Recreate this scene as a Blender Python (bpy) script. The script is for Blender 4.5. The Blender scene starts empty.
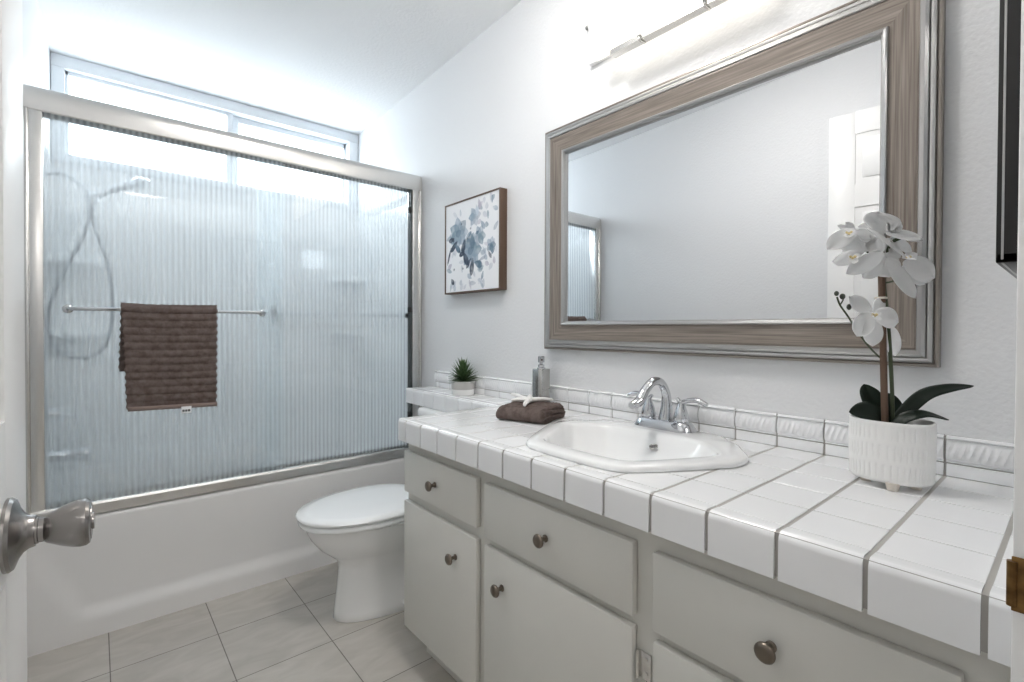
import bpy, bmesh, math, random
from mathutils import Vector, Matrix, noise
random.seed(7)
PI = math.pi
S = bpy.context.scene
COL = S.collection

# ------------------------------------------------------------------ camera
FPX, PPY, EYE = 487.35, 334.4, 1.115
YAW, PITCH, ROLL = .70658, -.011466, .003915
_F = Vector((math.sin(YAW)*math.cos(PITCH), math.cos(YAW)*math.cos(PITCH), math.sin(PITCH)))
_R0 = Vector((math.cos(YAW), -math.sin(YAW), 0)); _U0 = _R0.cross(_F)
_R = _R0*math.cos(ROLL) + _U0*math.sin(ROLL)
_U = _U0*math.cos(ROLL) - _R0*math.sin(ROLL)
cam = bpy.data.objects.new('camera', bpy.data.cameras.new('camera'))
COL.objects.link(cam)
cam.matrix_world = Matrix(((_R.x, _U.x, -_F.x, 0), (_R.y, _U.y, -_F.y, 0), (_R.z, _U.z, -_F.z, EYE), (0, 0, 0, 1)))
cam.data.sensor_width = 36
cam.data.lens = FPX*36/1024
cam.data.shift_y = -(341-PPY)/1024
cam.data.clip_start = .02
S.camera = cam

# ------------------------------------------------------------------ world, exposure
w = bpy.data.worlds.new('World'); S.world = w; w.use_nodes = True
wn = w.node_tree.nodes['Background']
wn.inputs[0].default_value = (.87, .935, 1.0, 1)
wn.inputs[1].default_value = 4.9
S.view_settings.view_transform = 'Standard'
S.view_settings.look = 'None'
S.view_settings.gamma = 1
S.view_settings.use_curve_mapping = False
S.view_settings.exposure = 1.06
S.cycles.use_denoising = True
S.cycles.use_guiding = True
S.cycles.use_surface_guiding = True
S.cycles.guiding_training_samples = 64
S.cycles.denoiser = 'OPENIMAGEDENOISE'
S.cycles.max_bounces = 14
S.cycles.diffuse_bounces = 8
S.cycles.glossy_bounces = 6
S.cycles.transmission_bounces = 12
S.cycles.transparent_max_bounces = 12
S.cycles.caustics_refractive = True
S.cycles.caustics_reflective = False
S.cycles.sample_clamp_indirect = 12
S.cycles.blur_glossy = .5

def area(name, loc, rot, sx, sy, power, col=(1, 1, 1), portal=False):
    l = bpy.data.lights.new(name, 'AREA'); l.shape = 'RECTANGLE'; l.size = sx; l.size_y = sy
    l.energy = power; l.color = col; l.cycles.is_portal = portal
    o = bpy.data.objects.new(name, l); COL.objects.link(o); o.location = loc; o.rotation_euler = rot
    return o
# the daylight of the window is sampled through this portal (a portal adds no light of its own)
area('window_portal', (.58, 3.27, 2.11), (-PI/2, 0, 0), 1.5, .44, 1, portal=True)

# ------------------------------------------------------------------ materials
def nd(nt, t, **kw):
    n = nt.nodes.new(t)
    for k, v in kw.items(): setattr(n, k, v)
    return n
def mat(name, col, rough=.5, metal=0, bump=None, bdist=.002, bstr=.3, detail=4, coat=0, spec=.5, vary=None, trans=0, ior=1.5, sss=0):
    m = bpy.data.materials.new(name); m.use_nodes = True
    nt = m.node_tree; b = nt.nodes['Principled BSDF']
    b.inputs['Base Color'].default_value = (*col, 1)
    b.inputs['Roughness'].default_value = rough
    b.inputs['Metallic'].default_value = metal
    b.inputs['Specular IOR Level'].default_value = spec
    b.inputs['Coat Weight'].default_value = coat
    b.inputs['Coat Roughness'].default_value = .05
    b.inputs['Transmission Weight'].default_value = trans
    b.inputs['IOR'].default_value = ior
    if bump or vary: tc = nd(nt, 'ShaderNodeTexCoord')
    if bump:
        n = nd(nt, 'ShaderNodeTexNoise'); n.inputs['Scale'].default_value = bump; n.inputs['Detail'].default_value = detail
        nt.links.new(tc.outputs['Object'], n.inputs['Vector'])
        bp = nd(nt, 'ShaderNodeBump'); bp.inputs['Distance'].default_value = bdist; bp.inputs['Strength'].default_value = bstr
        nt.links.new(n.outputs[0], bp.inputs['Height']); nt.links.new(bp.outputs[0], b.inputs['Normal'])
    if vary:
        sc, c2 = vary
        n = nd(nt, 'ShaderNodeTexNoise'); n.inputs['Scale'].default_value = sc; n.inputs['Detail'].default_value = 5
        nt.links.new(tc.outputs['Object'], n.inputs['Vector'])
        r = nd(nt, 'ShaderNodeValToRGB'); r.color_ramp.elements[0].position = .35; r.color_ramp.elements[1].position = .65
        r.color_ramp.elements[0].color = (*col, 1); r.color_ramp.elements[1].color = (*c2, 1)
        nt.links.new(n.outputs[0], r.inputs[0]); nt.links.new(r.outputs[0], b.inputs['Base Color'])
    return m
def emis(name, col, s):
    m = bpy.data.materials.new(name); m.use_nodes = True
    b = m.node_tree.nodes['Principled BSDF']
    b.inputs['Base Color'].default_value = (.9, .9, .88, 1)
    b.inputs['Emission Color'].default_value = (*col, 1); b.inputs['Emission Strength'].default_value = s
    return m

M = {}
M['wall'] = mat('wall_paint', (.765, .77, .78), .55, bump=95, bdist=.0035, bstr=.45, detail=3)
M['ceiling'] = mat('ceiling_paint', (.88, .885, .89), .8, bump=70, bdist=.004, bstr=.5, detail=4)
M['trim'] = mat('trim_paint', (.90, .90, .895), .35)
M['door'] = mat('door_paint', (.86, .86, .855), .3, bump=60, bdist=.0008, bstr=.2)
M['cab'] = mat('cabinet_paint', (.67, .66, .62), .38, bump=40, bdist=.0012, bstr=.25, vary=(3, (.645, .635, .595)))
M['cabin'] = mat('cabinet_inside', (.30, .28, .25), .7)
M['tile'] = mat('glazed_tile', (.86, .865, .875), .12, coat=.2)
M['grout'] = mat('grey_grout', (.40, .385, .36), .85, bump=300, bdist=.0005)
M['porc'] = mat('porcelain', (.88, .885, .885), .07, coat=.5)
M['tub'] = mat('tub_enamel', (.80, .795, .79), .13, coat=.3)
M['surr'] = mat('surround_acrylic', (.925, .935, .94), .22, coat=.2)
M['plast'] = mat('toilet_seat_plastic', (.90, .915, .92), .16, coat=.2)
M['hose'] = mat('grey_hose', (.20, .21, .22), .3, .5)
M['chrome'] = mat('chrome', (.60, .61, .63), .07, 1)
M['nickel'] = mat('satin_nickel', (.72, .71, .69), .27, 1)
M['steel'] = mat('brushed_steel', (.46, .455, .44), .17, 1)
M['knobm'] = mat('antique_pewter', (.20, .17, .14), .33, 1)
M['knobd'] = mat('brushed_nickel_knob', (.30, .285, .275), .27, 1)
M['silver'] = mat('silver_leaf', (.46, .455, .45), .34, .8)
M['bronze'] = mat('bronze_edge', (.30, .27, .24), .35, .6)
M['strike'] = mat('worn_brass', (.36, .21, .08), .4, 1, vary=(28, (.10, .055, .022)))
M['mirror'] = mat('mirror_glass', (.82, .83, .84), .0, 1)
M['black'] = mat('black_frame', (.012, .011, .011), .3)
M['rubber'] = mat('dark_gasket', (.05, .06, .06), .5)
M['dark'] = mat('dark_gap', (.03, .03, .03), .8)
M['towel'] = mat('brown_terry', (.115, .086, .077), .95, bump=420, bdist=.004, bstr=.9, spec=.1, vary=(55, (.175, .138, .125)))
M['hem'] = mat('brown_hem', (.24, .185, .165), .9, bump=500, bdist=.001, spec=.1)
M['label'] = mat('white_label', (.8, .8, .8), .7)
M['star'] = mat('white_starfish', (.86, .85, .83), .8, bump=420, bdist=.003, bstr=.8)
M['leafd'] = mat('orchid_leaf', (.006, .014, .008), .45, bump=30, bdist=.001, spec=.3)
M['stem'] = mat('orchid_stem', (.055, .075, .035), .5)
M['bud'] = mat('orchid_bud', (.035, .04, .028), .6)
M['stake'] = mat('brown_stake', (.125, .075, .05), .7, bump=90, bdist=.001)
M['soil'] = mat('dark_soil', (.012, .010, .009), .95, bump=160, bdist=.01, bstr=1)
M['petal'] = mat('white_petal', (.985, .985, .985), .6, spec=.2)
_b = M['petal'].node_tree.nodes['Principled BSDF']        # thin waxy petals let light through
_b.inputs['Subsurface Weight'].default_value = 1.0
_b.inputs['Subsurface Radius'].default_value = (1, 1, 1)
_b.inputs['Subsurface Scale'].default_value = .006
M['lip'] = mat('cream_lip', (.80, .66, .36), .6)
M['gold'] = mat('yellow_lip', (.70, .52, .16), .6)
M['pot'] = mat('white_ceramic', (.83, .825, .81), .42)
M['clay'] = mat('bare_clay', (.68, .62, .55), .7)
M['conc'] = mat('grey_ceramic', (.50, .49, .47), .7, bump=200, bdist=.0006)
M['succ'] = mat('succulent_green', (.04, .095, .03), .5, vary=(60, (.11, .18, .075)))
M['walnut'] = mat('walnut_edge', (.105, .062, .040), .55, bump=60, bdist=.001)
M['vinyl'] = mat('window_vinyl', (.74, .77, .80), .35)
M['lamp'] = emis('lit_glass', (1, .93, .82), 1.35)
M['dome'] = emis('dome_fill_glow', (1, .965, .93), 22)  # glow of the added fill dome above the vanity
M['hallfill'] = emis('hall_fill_glow', (1, .965, .93), 6.5)  # glow of the added hallway fill light

PITCH_R = .0185
def mat_reed(ribbed):
    # thin door glass: see-through with a mirror-like sheen; the pressed rib edges are frosted
    m = bpy.data.materials.new('reeded_glass' if ribbed else 'clear_glass'); m.use_nodes = True; nt = m.node_tree
    nt.nodes.remove(nt.nodes['Principled BSDF']); out = nt.nodes['Material Output']
    gl = nd(nt, 'ShaderNodeBsdfGlossy'); gl.inputs['Roughness'].default_value = .0
    fr = nd(nt, 'ShaderNodeFresnel'); fr.inputs['IOR'].default_value = 1.5
    mx = nd(nt, 'ShaderNodeMixShader')
    if not ribbed:
        t = nd(nt, 'ShaderNodeBsdfTransparent'); t.inputs[0].default_value = (.985, .997, .996, 1)
        nt.links.new(fr.outputs[0], mx.inputs[0]); nt.links.new(t.outputs[0], mx.inputs[1]); nt.links.new(gl.outputs[0], mx.inputs[2])
        nt.links.new(mx.outputs[0], out.inputs[0]); return m
    rf = nd(nt, 'ShaderNodeBsdfRefraction'); rf.inputs['IOR'].default_value = 1.02; rf.inputs['Roughness'].default_value = 0
    rf.inputs['Color'].default_value = (.985, .997, .996, 1)
    t = nd(nt, 'ShaderNodeBsdfTranslucent'); t.inputs['Color'].default_value = (.93, .965, 1, 1)
    tc = nd(nt, 'ShaderNodeUVMap'); sx = nd(nt, 'ShaderNodeSeparateXYZ'); nt.links.new(tc.outputs[0], sx.inputs[0])
    f = nd(nt, 'ShaderNodeMath', operation='FRACT'); nt.links.new(sx.outputs[0], f.inputs[0])
    sb = nd(nt, 'ShaderNodeMath', operation='SUBTRACT'); sb.inputs[1].default_value = .5; nt.links.new(f.outputs[0], sb.inputs[0])
    ab = nd(nt, 'ShaderNodeMath', operation='ABSOLUTE'); nt.links.new(sb.outputs[0], ab.inputs[0])
    mr = nd(nt, 'ShaderNodeMapRange', interpolation_type='SMOOTHSTEP')
    mr.inputs[1].default_value = .0; mr.inputs[2].default_value = .5; mr.inputs[3].default_value = .265; mr.inputs[4].default_value = .50
    nt.links.new(ab.outputs[0], mr.inputs[0])
    nt.links.new(mr.outputs[0], mx.inputs[0]); nt.links.new(rf.outputs[0], mx.inputs[1]); nt.links.new(t.outputs[0], mx.inputs[2])
    m2 = nd(nt, 'ShaderNodeMixShader'); m2.inputs[0].default_value = .035
    nt.links.new(mx.outputs[0], m2.inputs[1]); nt.links.new(gl.outputs[0], m2.inputs[2])
    nt.links.new(m2.outputs[0], out.inputs[0])
    return m
M['reed'] = mat_reed(True); M['clear'] = mat_reed(False)
def mat_pane():
    m = bpy.data.materials.new('window_glass'); m.use_nodes = True; nt = m.node_tree
    nt.nodes.remove(nt.nodes['Principled BSDF'])
    t = nd(nt, 'ShaderNodeBsdfTransparent'); g = nd(nt, 'ShaderNodeBsdfGlossy'); g.inputs['Roughness'].default_value = .02
    mx = nd(nt, 'ShaderNodeMixShader'); mx.inputs[0].default_value = .06
    t.inputs[0].default_value = (.96, .98, .98, 1)
    nt.links.new(t.outputs[0], mx.inputs[1]); nt.links.new(g.outputs[0], mx.inputs[2])
    nt.links.new(mx.outputs[0], nt.nodes['Material Output'].inputs[0])
    return m
M['pane'] = mat_pane()

def mat_floor():
    m = mat('floor_tile', (.4, .38, .35), .22); nt = m.node_tree; b = nt.nodes['Principled BSDF']
    tc = nd(nt, 'ShaderNodeTexCoord')
    mp = nd(nt, 'ShaderNodeMapping'); mp.inputs['Location'].default_value = (-.03+.303*4, -2.03+.305*10, 0)
    nt.links.new(tc.outputs['Object'], mp.inputs[0])
    br = nd(nt, 'ShaderNodeTexBrick'); br.offset = 0; br.squash = 1
    br.inputs['Scale'].default_value = 1; br.inputs['Brick Width'].default_value = .303; br.inputs['Row Height'].default_value = .305
    br.inputs['Mortar Size'].default_value = .0016; br.inputs['Mortar Smooth'].default_value = .1; br.inputs['Bias'].default_value = -.2
    br.inputs['Color1'].default_value = (.54, .515, .475, 1); br.inputs['Color2'].default_value = (.505, .48, .445, 1)
    br.inputs['Mortar'].default_value = (.22, .205, .19, 1)
    nt.links.new(mp.outputs[0], br.inputs[0])
    n = nd(nt, 'ShaderNodeTexNoise'); n.inputs['Scale'].default_value = 5; n.inputs['Detail'].default_value = 9; n.inputs['Distortion'].default_value = 1.3
    mp2 = nd(nt, 'ShaderNodeMapping'); mp2.inputs['Scale'].default_value = (1, 2.6, 1); mp2.inputs['Rotation'].default_value = (0, 0, .5)
    nt.links.new(tc.outputs['Object'], mp2.inputs[0]); nt.links.new(mp2.outputs[0], n.inputs['Vector'])
    r = nd(nt, 'ShaderNodeValToRGB'); r.color_ramp.elements[0].position = .3; r.color_ramp.elements[1].position = .7
    r.color_ramp.elements[0].color = (.90, .895, .885, 1); r.color_ramp.elements[1].color = (1.06, 1.06, 1.06, 1)
    nt.links.new(n.outputs[0], r.inputs[0])
    mx = nd(nt, 'ShaderNodeMix', data_type='RGBA', blend_type='MULTIPLY'); mx.inputs[0].default_value = 1
    nt.links.new(br.outputs[0], mx.inputs[6]); nt.links.new(r.outputs[0], mx.inputs[7])
    nt.links.new(mx.outputs[2], b.inputs['Base Color'])
    bp = nd(nt, 'ShaderNodeBump'); bp.invert = True; bp.inputs['Distance'].default_value = .002; bp.inputs['Strength'].default_value = .6
    nt.links.new(br.outputs[1], bp.inputs['Height']); nt.links.new(bp.outputs[0], b.inputs['Normal'])
    return m
M['floor'] = mat_floor()
def mat_grain():
    # UV: u runs along the rail, v across it (metres)
    m = mat('taupe_grain', (.3, .26, .22), .42); nt = m.node_tree; b = nt.nodes['Principled BSDF']
    uv = nd(nt, 'ShaderNodeUVMap'); mp = nd(nt, 'ShaderNodeMapping'); mp.inputs['Scale'].default_value = (5, 210, 1)
    nt.links.new(uv.outputs[0], mp.inputs[0])
    n = nd(nt, 'ShaderNodeTexNoise'); n.inputs['Scale'].default_value = 1; n.inputs['Detail'].default_value = 6
    nt.links.new(mp.outputs[0], n.inputs['Vector'])
    r = nd(nt, 'ShaderNodeValToRGB'); r.color_ramp.elements[0].position = .32; r.color_ramp.elements[1].position = .68
    r.color_ramp.elements[0].color = (.150, .122, .102, 1); r.color_ramp.elements[1].color = (.315, .272, .235, 1)
    nt.links.new(n.outputs[0], r.inputs[0]); nt.links.new(r.outputs[0], b.inputs['Base Color'])
    bp = nd(nt, 'ShaderNodeBump'); bp.inputs['Distance'].default_value = .0008; bp.inputs['Strength'].default_value = .5
    nt.links.new(n.outputs[0], bp.inputs['Height']); nt.links.new(bp.outputs[0], b.inputs['Normal'])
    b.inputs['Metallic'].default_value = .25
    return m
M['grain'] = mat_grain()
def mat_attr(name, rough):
    m = mat(name, (1, 1, 1), rough, bump=500, bdist=.0006); nt = m.node_tree
    a = nd(nt, 'ShaderNodeVertexColor', layer_name='Col')
    nt.links.new(a.outputs[0], nt.nodes['Principled BSDF'].inputs['Base Color'])
    return m
M['canvas'] = mat_attr('watercolour_canvas', .7)

# ------------------------------------------------------------------ mesh helpers
class MB:
    def __init__(s): s.bm = bmesh.new(); s.uv = None
    def box(s, x0, x1, y0, y1, z0, z1, bev=0, seg=2):
        vs = [s.bm.verts.new(p) for p in ((x0,y0,z0),(x1,y0,z0),(x1,y1,z0),(x0,y1,z0),(x0,y0,z1),(x1,y0,z1),(x1,y1,z1),(x0,y1,z1))]
        fs = [s.bm.faces.new([vs[i] for i in f]) for f in ((3,2,1,0),(4,5,6,7),(0,1,5,4),(1,2,6,5),(2,3,7,6),(3,0,4,7))]
        if bev:
            es = {e for f in fs for e in f.edges}
            bmesh.ops.bevel(s.bm, geom=list(es), offset=bev, segments=seg, profile=.5, affect='EDGES', clamp_overlap=True)
        return s
    def rings(s, rs, cap0=True, cap1=True, close=True):
        L = [[s.bm.verts.new(p) for p in r] for r in rs]; n = len(L[0])
        for a, b in zip(L, L[1:]):
            for i in range(n if close else n-1):
                j = (i+1) % n
                try: s.bm.faces.new((a[i], a[j], b[j], b[i]))
                except ValueError: pass
        if cap0: s.bm.faces.new(L[0][::-1])
        if cap1: s.bm.faces.new(L[-1])
        return s
    def lathe(s, prof, o=(0,0,0), ax=(0,0,1), n=28, cap0=True, cap1=True):
        ax = Vector(ax).normalized(); q = ax.to_track_quat('Z', 'Y'); o = Vector(o)
        rs = []
        for r, h in prof:
            rs.append([o + q @ Vector((r*math.cos(2*PI*i/n), r*math.sin(2*PI*i/n), h)) for i in range(n)])
        return s.rings(rs, cap0, cap1)
    def tube(s, pts, rad, n=12, cap=True, flat=None):
        pts = [Vector(p) for p in pts]; N = len(pts)
        if not hasattr(rad, '__len__'): rad = [rad]*N
        rs = []; up = None
        for i, p in enumerate(pts):
            t = (pts[min(i+1, N-1)] - pts[max(i-1, 0)]).normalized()
            if up is None:
                up = Vector((0,0,1)) if abs(t.z) < .9 else Vector((1,0,0))
            a = t.cross(up).normalized(); up = a.cross(t).normalized()
            f = flat[i] if flat else 1
            rs.append([p + (a*math.cos(2*PI*k/n) + up*math.sin(2*PI*k/n)*f)*rad[i] for k in range(n)])
        return s.rings(rs, cap, cap)
    def prism(s, poly, z0, z1, bev=0):
        return s.rings([[(x, y, z0) for x, y in poly], [(x, y, z1) for x, y in poly]])
    def prismx(s, poly, x0, x1):     # outline in (y,z), swept along x
        return s.rings([[(x0, y, z) for y, z in poly], [(x1, y, z) for y, z in poly]])
    def prismy(s, poly, y0, y1):     # outline in (x,z), swept along y
        return s.rings([[(x, y0, z) for x, z in poly], [(x, y1, z) for x, z in poly]])
    def grid(s, nu, nv, fn, closeu=False):
        L = [[s.bm.verts.new(fn(i/nu, j/nv)) for j in range(nv+1)] for i in range(nu + (0 if closeu else 1))]
        n = len(L)
        for i in range(n if closeu else n-1):
            for j in range(nv):
                s.bm.faces.new((L[i][j], L[(i+1) % n][j], L[(i+1) % n][j+1], L[i][j+1]))
        return s
    def sphere(s, c, r, u=14, v=9, sc=(1,1,1), rot=None):
        mtx = Matrix.Translation(c)
        if rot: mtx = mtx @ rot
        mtx = mtx @ Matrix.Diagonal((r*sc[0], r*sc[1], r*sc[2], 1))
        bmesh.ops.create_uvsphere(s.bm, u_segments=u, v_segments=v, radius=1, matrix=mtx)
        return s
    def build(s, name, m, parent=None, smooth=38, mods=(), recalc=True):
        bm = s.bm
        if recalc: bmesh.ops.recalc_face_normals(bm, faces=bm.faces[:])
        if parent is not None:
            off = world_loc(parent)
            bmesh.ops.translate(bm, verts=bm.verts[:], vec=-off)
        lim = math.radians(smooth)
        for f in bm.faces: f.smooth = smooth > 0
        for e in bm.edges:
            if len(e.link_faces) == 2 and e.calc_face_angle(0) > lim: e.smooth = False
        me = bpy.data.meshes.new(name); bm.to_mesh(me); bm.free()
        o = bpy.data.objects.new(name, me); COL.objects.link(o); me.materials.append(m)
        if parent is not None: o.parent = parent
        for t, kw in mods:
            md = o.modifiers.new(t.lower(), t)
            for k, v in kw.items(): setattr(md, k, v)
        return o
def world_loc(o):
    v = Vector((0, 0, 0))
    while o is not None: v += o.location; o = o.parent
    return v
def tag(o, label, cat, group=None):
    o['label'] = label; o['category'] = cat
    if group: o['group'] = group
    return o
def thing(name, label, cat, loc, group=None):
    o = bpy.data.objects.new(name, None); COL.objects.link(o); o.location = loc
    o.empty_display_size = .05
    return tag(o, label, cat, group)
def struct(o): o['kind'] = 'structure'; return o
def rect_poly(x0, x1, y0, y1, r, n=5):
    out = []
    for cx, cy, a in ((x1-r, y1-r, 0), (x0+r, y1-r, 90), (x0+r, y0+r, 180), (x1-r, y0+r, 270)):
        for k in range(n+1):
            t = math.radians(a + 90*k/n); out.append((cx + r*math.cos(t), cy + r*math.sin(t)))
    return out
def round_poly(poly, it=3):
    for _ in range(it):
        q = []
        for i in range(len(poly)):
            a, b = poly[i], poly[(i+1) % len(poly)]
            k = .25 if _ else .12
            q += [(a[0]*(1-k)+b[0]*k, a[1]*(1-k)+b[1]*k), (a[0]*k+b[0]*(1-k), a[1]*k+b[1]*(1-k))]
        poly = q
    return poly
def polar(poly, c, n):              # resample a star-shaped outline at even angles
    out = []
    for i in range(n):
        a = 2*PI*i/n; d = (math.cos(a), math.sin(a)); best = 0
        for k in range(len(poly)):
            p, q = poly[k], poly[(k+1) % len(poly)]
            ex, ey = q[0]-p[0], q[1]-p[1]; den = d[0]*ey - d[1]*ex
            if abs(den) < 1e-12: continue
            px, py = p[0]-c[0], p[1]-c[1]
            t = (px*ey - py*ex)/den; u = (px*d[1] - py*d[0])/den
            if t > 0 and -1e-6 <= u <= 1+1e-6: best = max(best, t)
        out.append((c[0]+d[0]*best, c[1]+d[1]*best))
    return out
def clip_out(poly, hole):           # convex polygon minus convex (ccw) hole -> convex pieces
    res = []; cur = poly
    for i in range(len(hole)):
        a, b = hole[i], hole[(i+1) % len(hole)]
        nx, ny = b[1]-a[1], -(b[0]-a[0])
        f = lambda p: (p[0]-a[0])*nx + (p[1]-a[1])*ny
        ins, out = [], []
        for k in range(len(cur)):
            p, q = cur[k], cur[(k+1) % len(cur)]; fp, fq = f(p), f(q)
            (out if fp > 0 else ins).append(p)
            if fp*fq < 0:
                t = fp/(fp-fq); m = (p[0]+(q[0]-p[0])*t, p[1]+(q[1]-p[1])*t); ins.append(m); out.append(m)
        if len(out) > 2: res.append(out)
        cur = ins
        if len(cur) < 3: break
    return res
def ss(a, b, x):
    t = max(0, min(1, (x-a)/(b-a))); return t*t*(3-2*t)
def catmull(P, n=8):
    P = [Vector(p) for p in P]; Q = [2*P[0]-P[1]] + P + [2*P[-1]-P[-2]]; out = []
    for i in range(1, len(Q)-2):
        for k in range(n):
            t = k/n; a, b, c, d = Q[i-1:i+3]
            out.append(.5*((2*b) + (c-a)*t + (2*a-5*b+4*c-d)*t*t + (3*b-a-3*c+d)*t**3))
    out.append(P[-1]); return out

# ------------------------------------------------------------------ room shell
XL, XR, YF, YB, YT = -.185, 1.328, .043, 3.14, 2.298      # left, right, front, back walls, tub front
JX, DTOP = .70, 2.16                                       # latch-side jamb, door opening height
def cz(y): return 2.396 + .037*(YB - y)                    # the ceiling rises gently towards the door

def slab(name, x0, x1, y0, y1, m):
    o = MB().box(x0, x1, y0, y1, -.06, 0).build(name, m, None, 0); return struct(o)
slab('floor', -1.3, 2.0, -1.75, YB+.14, M['floor'])
struct(MB().prismx([(YF-.113, cz(YF-.113)), (YB+.14, cz(YB+.14)), (YB+.14, cz(YB+.14)+.08), (YF-.113, cz(YF-.113)+.08)], XL-.1, XR+.1).build('ceiling', M['ceiling'], None, 0))
def sidewall(name, x0, x1, fur=None):
    b = MB().prismx([(YF-.113, 0), (YB+.14, 0), (YB+.14, cz(YB+.14)), (YF-.113, cz(YF-.113))], x0, x1)
    if fur: b.rings([[(x1, YT+.07, 1.855), (x1, YB-.0005, 1.855), (fur, YB-.0005, 1.855)], [(x1, YT+.07, cz(YT+.07)-.0005), (x1, YB-.0005, cz(YB)-.0005), (fur, YB-.0005, cz(YB)-.0005)]])
    struct(b.build(name, M['wall'], None, 0))
sidewall('wall_right', XR, XR+.1); sidewall('wall_left', XL-.1, XL, -.157)
WX0, WX1, WZ0, WZ1 = -.155, 1.326, 1.90, 2.394
b = MB()
b.box(XL, XR, YB, YB+.14, 0, WZ0); b.box(XL, WX0, YB, YB+.14, WZ0, 2.396); b.box(WX1, XR, YB, YB+.14, WZ0, 2.396)
struct(b.build('wall_back', M['wall'], None, 0))
b = MB()
b.box(XL, -.107, YF-.113, YF, 0, DTOP); b.box(JX+.02, XR, YF-.113, YF, 0, DTOP); b.box(XL, XR, YF-.113, YF, DTOP, cz(YF))
struct(b.build('wall_front', M['wall'], None, 0))
# doorway lining with stop and worn strike plate
b = MB()
b.box(JX, JX+.0195, YF-.13, YF+.0005, 0, DTOP-.0205, .002); b.box(-.1065, JX+.0195, YF-.13, YF+.0005, DTOP-.02, DTOP-.0005, .002)
jamb = struct(b.build('trim_1', M['trim'], None, 30))
b = MB()
b.box(JX-.0022, JX, YF-.036, YF+.001, .834, .889, .0009)
b.tube([(JX-.001, YF+.0005, .839), (JX-.001, YF+.0005, .884)], .0042, 10)
b.build('strike_plate', M['strike'], jamb)
# hallway behind the camera
b = MB()
b.box(-1.3, -1.2, -1.75, YF-.113, 0, 2.5); b.box(1.9, 2.0, -1.75, YF-.113, 0, 2.5); b.box(-1.2, 1.9, -1.75, -1.65, 0, 2.5)
b.box(-1.2, XL-.1, YF-.113, YF, 0, 2.5); b.box(XR+.1, 1.9, YF-.113, YF, 0, 2.5)
struct(b.build('wall_hallway', M['wall'], None, 0))
struct(MB().box(-1.3, 2.0, -1.75, YF-.113, 2.5, 2.58).build('ceiling_hallway', M['ceiling'], None, 0))
HL = (.36, -1.15, 2.5)
hl = thing('hall_fill', 'wide round white fill light added unseen in the hallway outside the door', 'lamp', HL)  # added fill light, out of view, brightens surfaces facing the doorway
MB().lathe([(.31, 0), (.315, -.03), (.30, -.035)], HL, n=40).build('fill_base', M['nickel'], hl)
MB().lathe([(.30, -.033), (.285, -.07), (.22, -.105), (.11, -.122), (.001, -.127)], HL, n=40).build('diffuser', M['hallfill'], hl)
cl_ = thing('dome_fill', 'round glowing fill dome added unseen on the bathroom ceiling before the vanity', 'lamp', (.66, .95, cz(.95)))  # unseen dome added to lift the room and counter brightness
MB().lathe([(.17, .006), (.175, -.018), (.16, -.024)], (.66, .95, cz(.95)), n=36).build('fill_base', M['nickel'], cl_)
MB().lathe([(.158, -.022), (.150, -.045), (.12, -.072), (.07, -.088), (.001, -.094)], (.66, .95, cz(.95)), n=36).build('diffuser', M['dome'], cl_)

# window: two-pane clerestory slider
win = bpy.data.objects.new('window_1', None); COL.objects.link(win); win.location = (.58, YB, WZ0); struct(win)
b = MB()
fy0, fy1 = YB-.012, YB+.10
b.box(WX0, WX1, fy0, fy1, WZ0, WZ0+.036, .003); b.box(WX0, WX1, fy0, fy1, WZ1-.058, WZ1, .003)
b.box(WX0, WX0+.048, fy0, fy1, WZ0+.036, WZ1-.058, .003); b.box(WX1-.06, WX1, fy0, fy1, WZ0+.036, WZ1-.058, .003)
b.build('window_frame', M['vinyl'], win)
b = MB()
gx0, gx1, gz0, gz1 = WX0+.048, WX1-.06, WZ0+.036, WZ1-.058
b.box(.57, .60, YB+.02, YB+.06, gz0, gz1, .002)
b.box(gx0, .57, YB+.02, YB+.05, gz0, gz0+.012, .002); b.box(gx0, .57, YB+.02, YB+.05, gz1-.018, gz1, .002); b.box(gx0, gx0+.012, YB+.02, YB+.05, gz0, gz1, .002)
b.build('sash', M['vinyl'], win)
b = MB()
b.box(.60, .635, YB+.055, YB+.09, gz0, gz1, .002); b.box(.635, gx1, YB+.055, YB+.09, gz1-.032, gz1, .002)
b.box(.635, gx1, YB+.055, YB+.09, gz0, gz0+.012, .002); b.box(gx1-.012, gx1, YB+.055, YB+.09, gz0, gz1, .002)
b.build('sash', M['vinyl'], win)
MB().box(gx0+.012, .57, YB+.034, YB+.038, gz0+.012, gz1-.018).build('pane', M['pane'], win, 0)
MB().box(.635, gx1-.012, YB+.070, YB+.074, gz0+.012, gz1-.032).build('pane', M['pane'], win, 0)

# ------------------------------------------------------------------ door (open, against the left wall)
DX = -.107; DY0, DY1 = .05, .808
b = MB()
b.box(DX-.030, DX-.005, DY0, DY1, .01, DTOP-.025)
zr = [(.01, .25), (.86, 1.02), (1.69, 1.795), (2.03, DTOP-.025)]
for fx0, fx1 in ((DX-.006, DX), (DX-.035, DX-.029)):
    stl = ((DY0, DY0+.10), (.39, .485), (DY1-.107, DY1))
    for a, c in stl: b.box(fx0, fx1, a, c, .01, DTOP-.025, .0015)
    for (a0, a1), (c0, c1) in zip(stl, stl[1:]):
        for a, c in zr: b.box(fx0+.0001, fx1-.0001, a1-.001, c0+.001, a, c)
    for a, c in ((DY0+.10, .39), (.485, DY1-.107)):
        for z0, z1 in ((.25, .86), (1.02, 1.69), (1.795, 2.03)):
            b.box(fx0+.0005, fx1-.0005, a+.028, c-.028, z0+.028, z1-.028, .004)
door = struct(b.build('door_1', M['door'], None, 30))
KY, KZ = .702, .905
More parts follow.
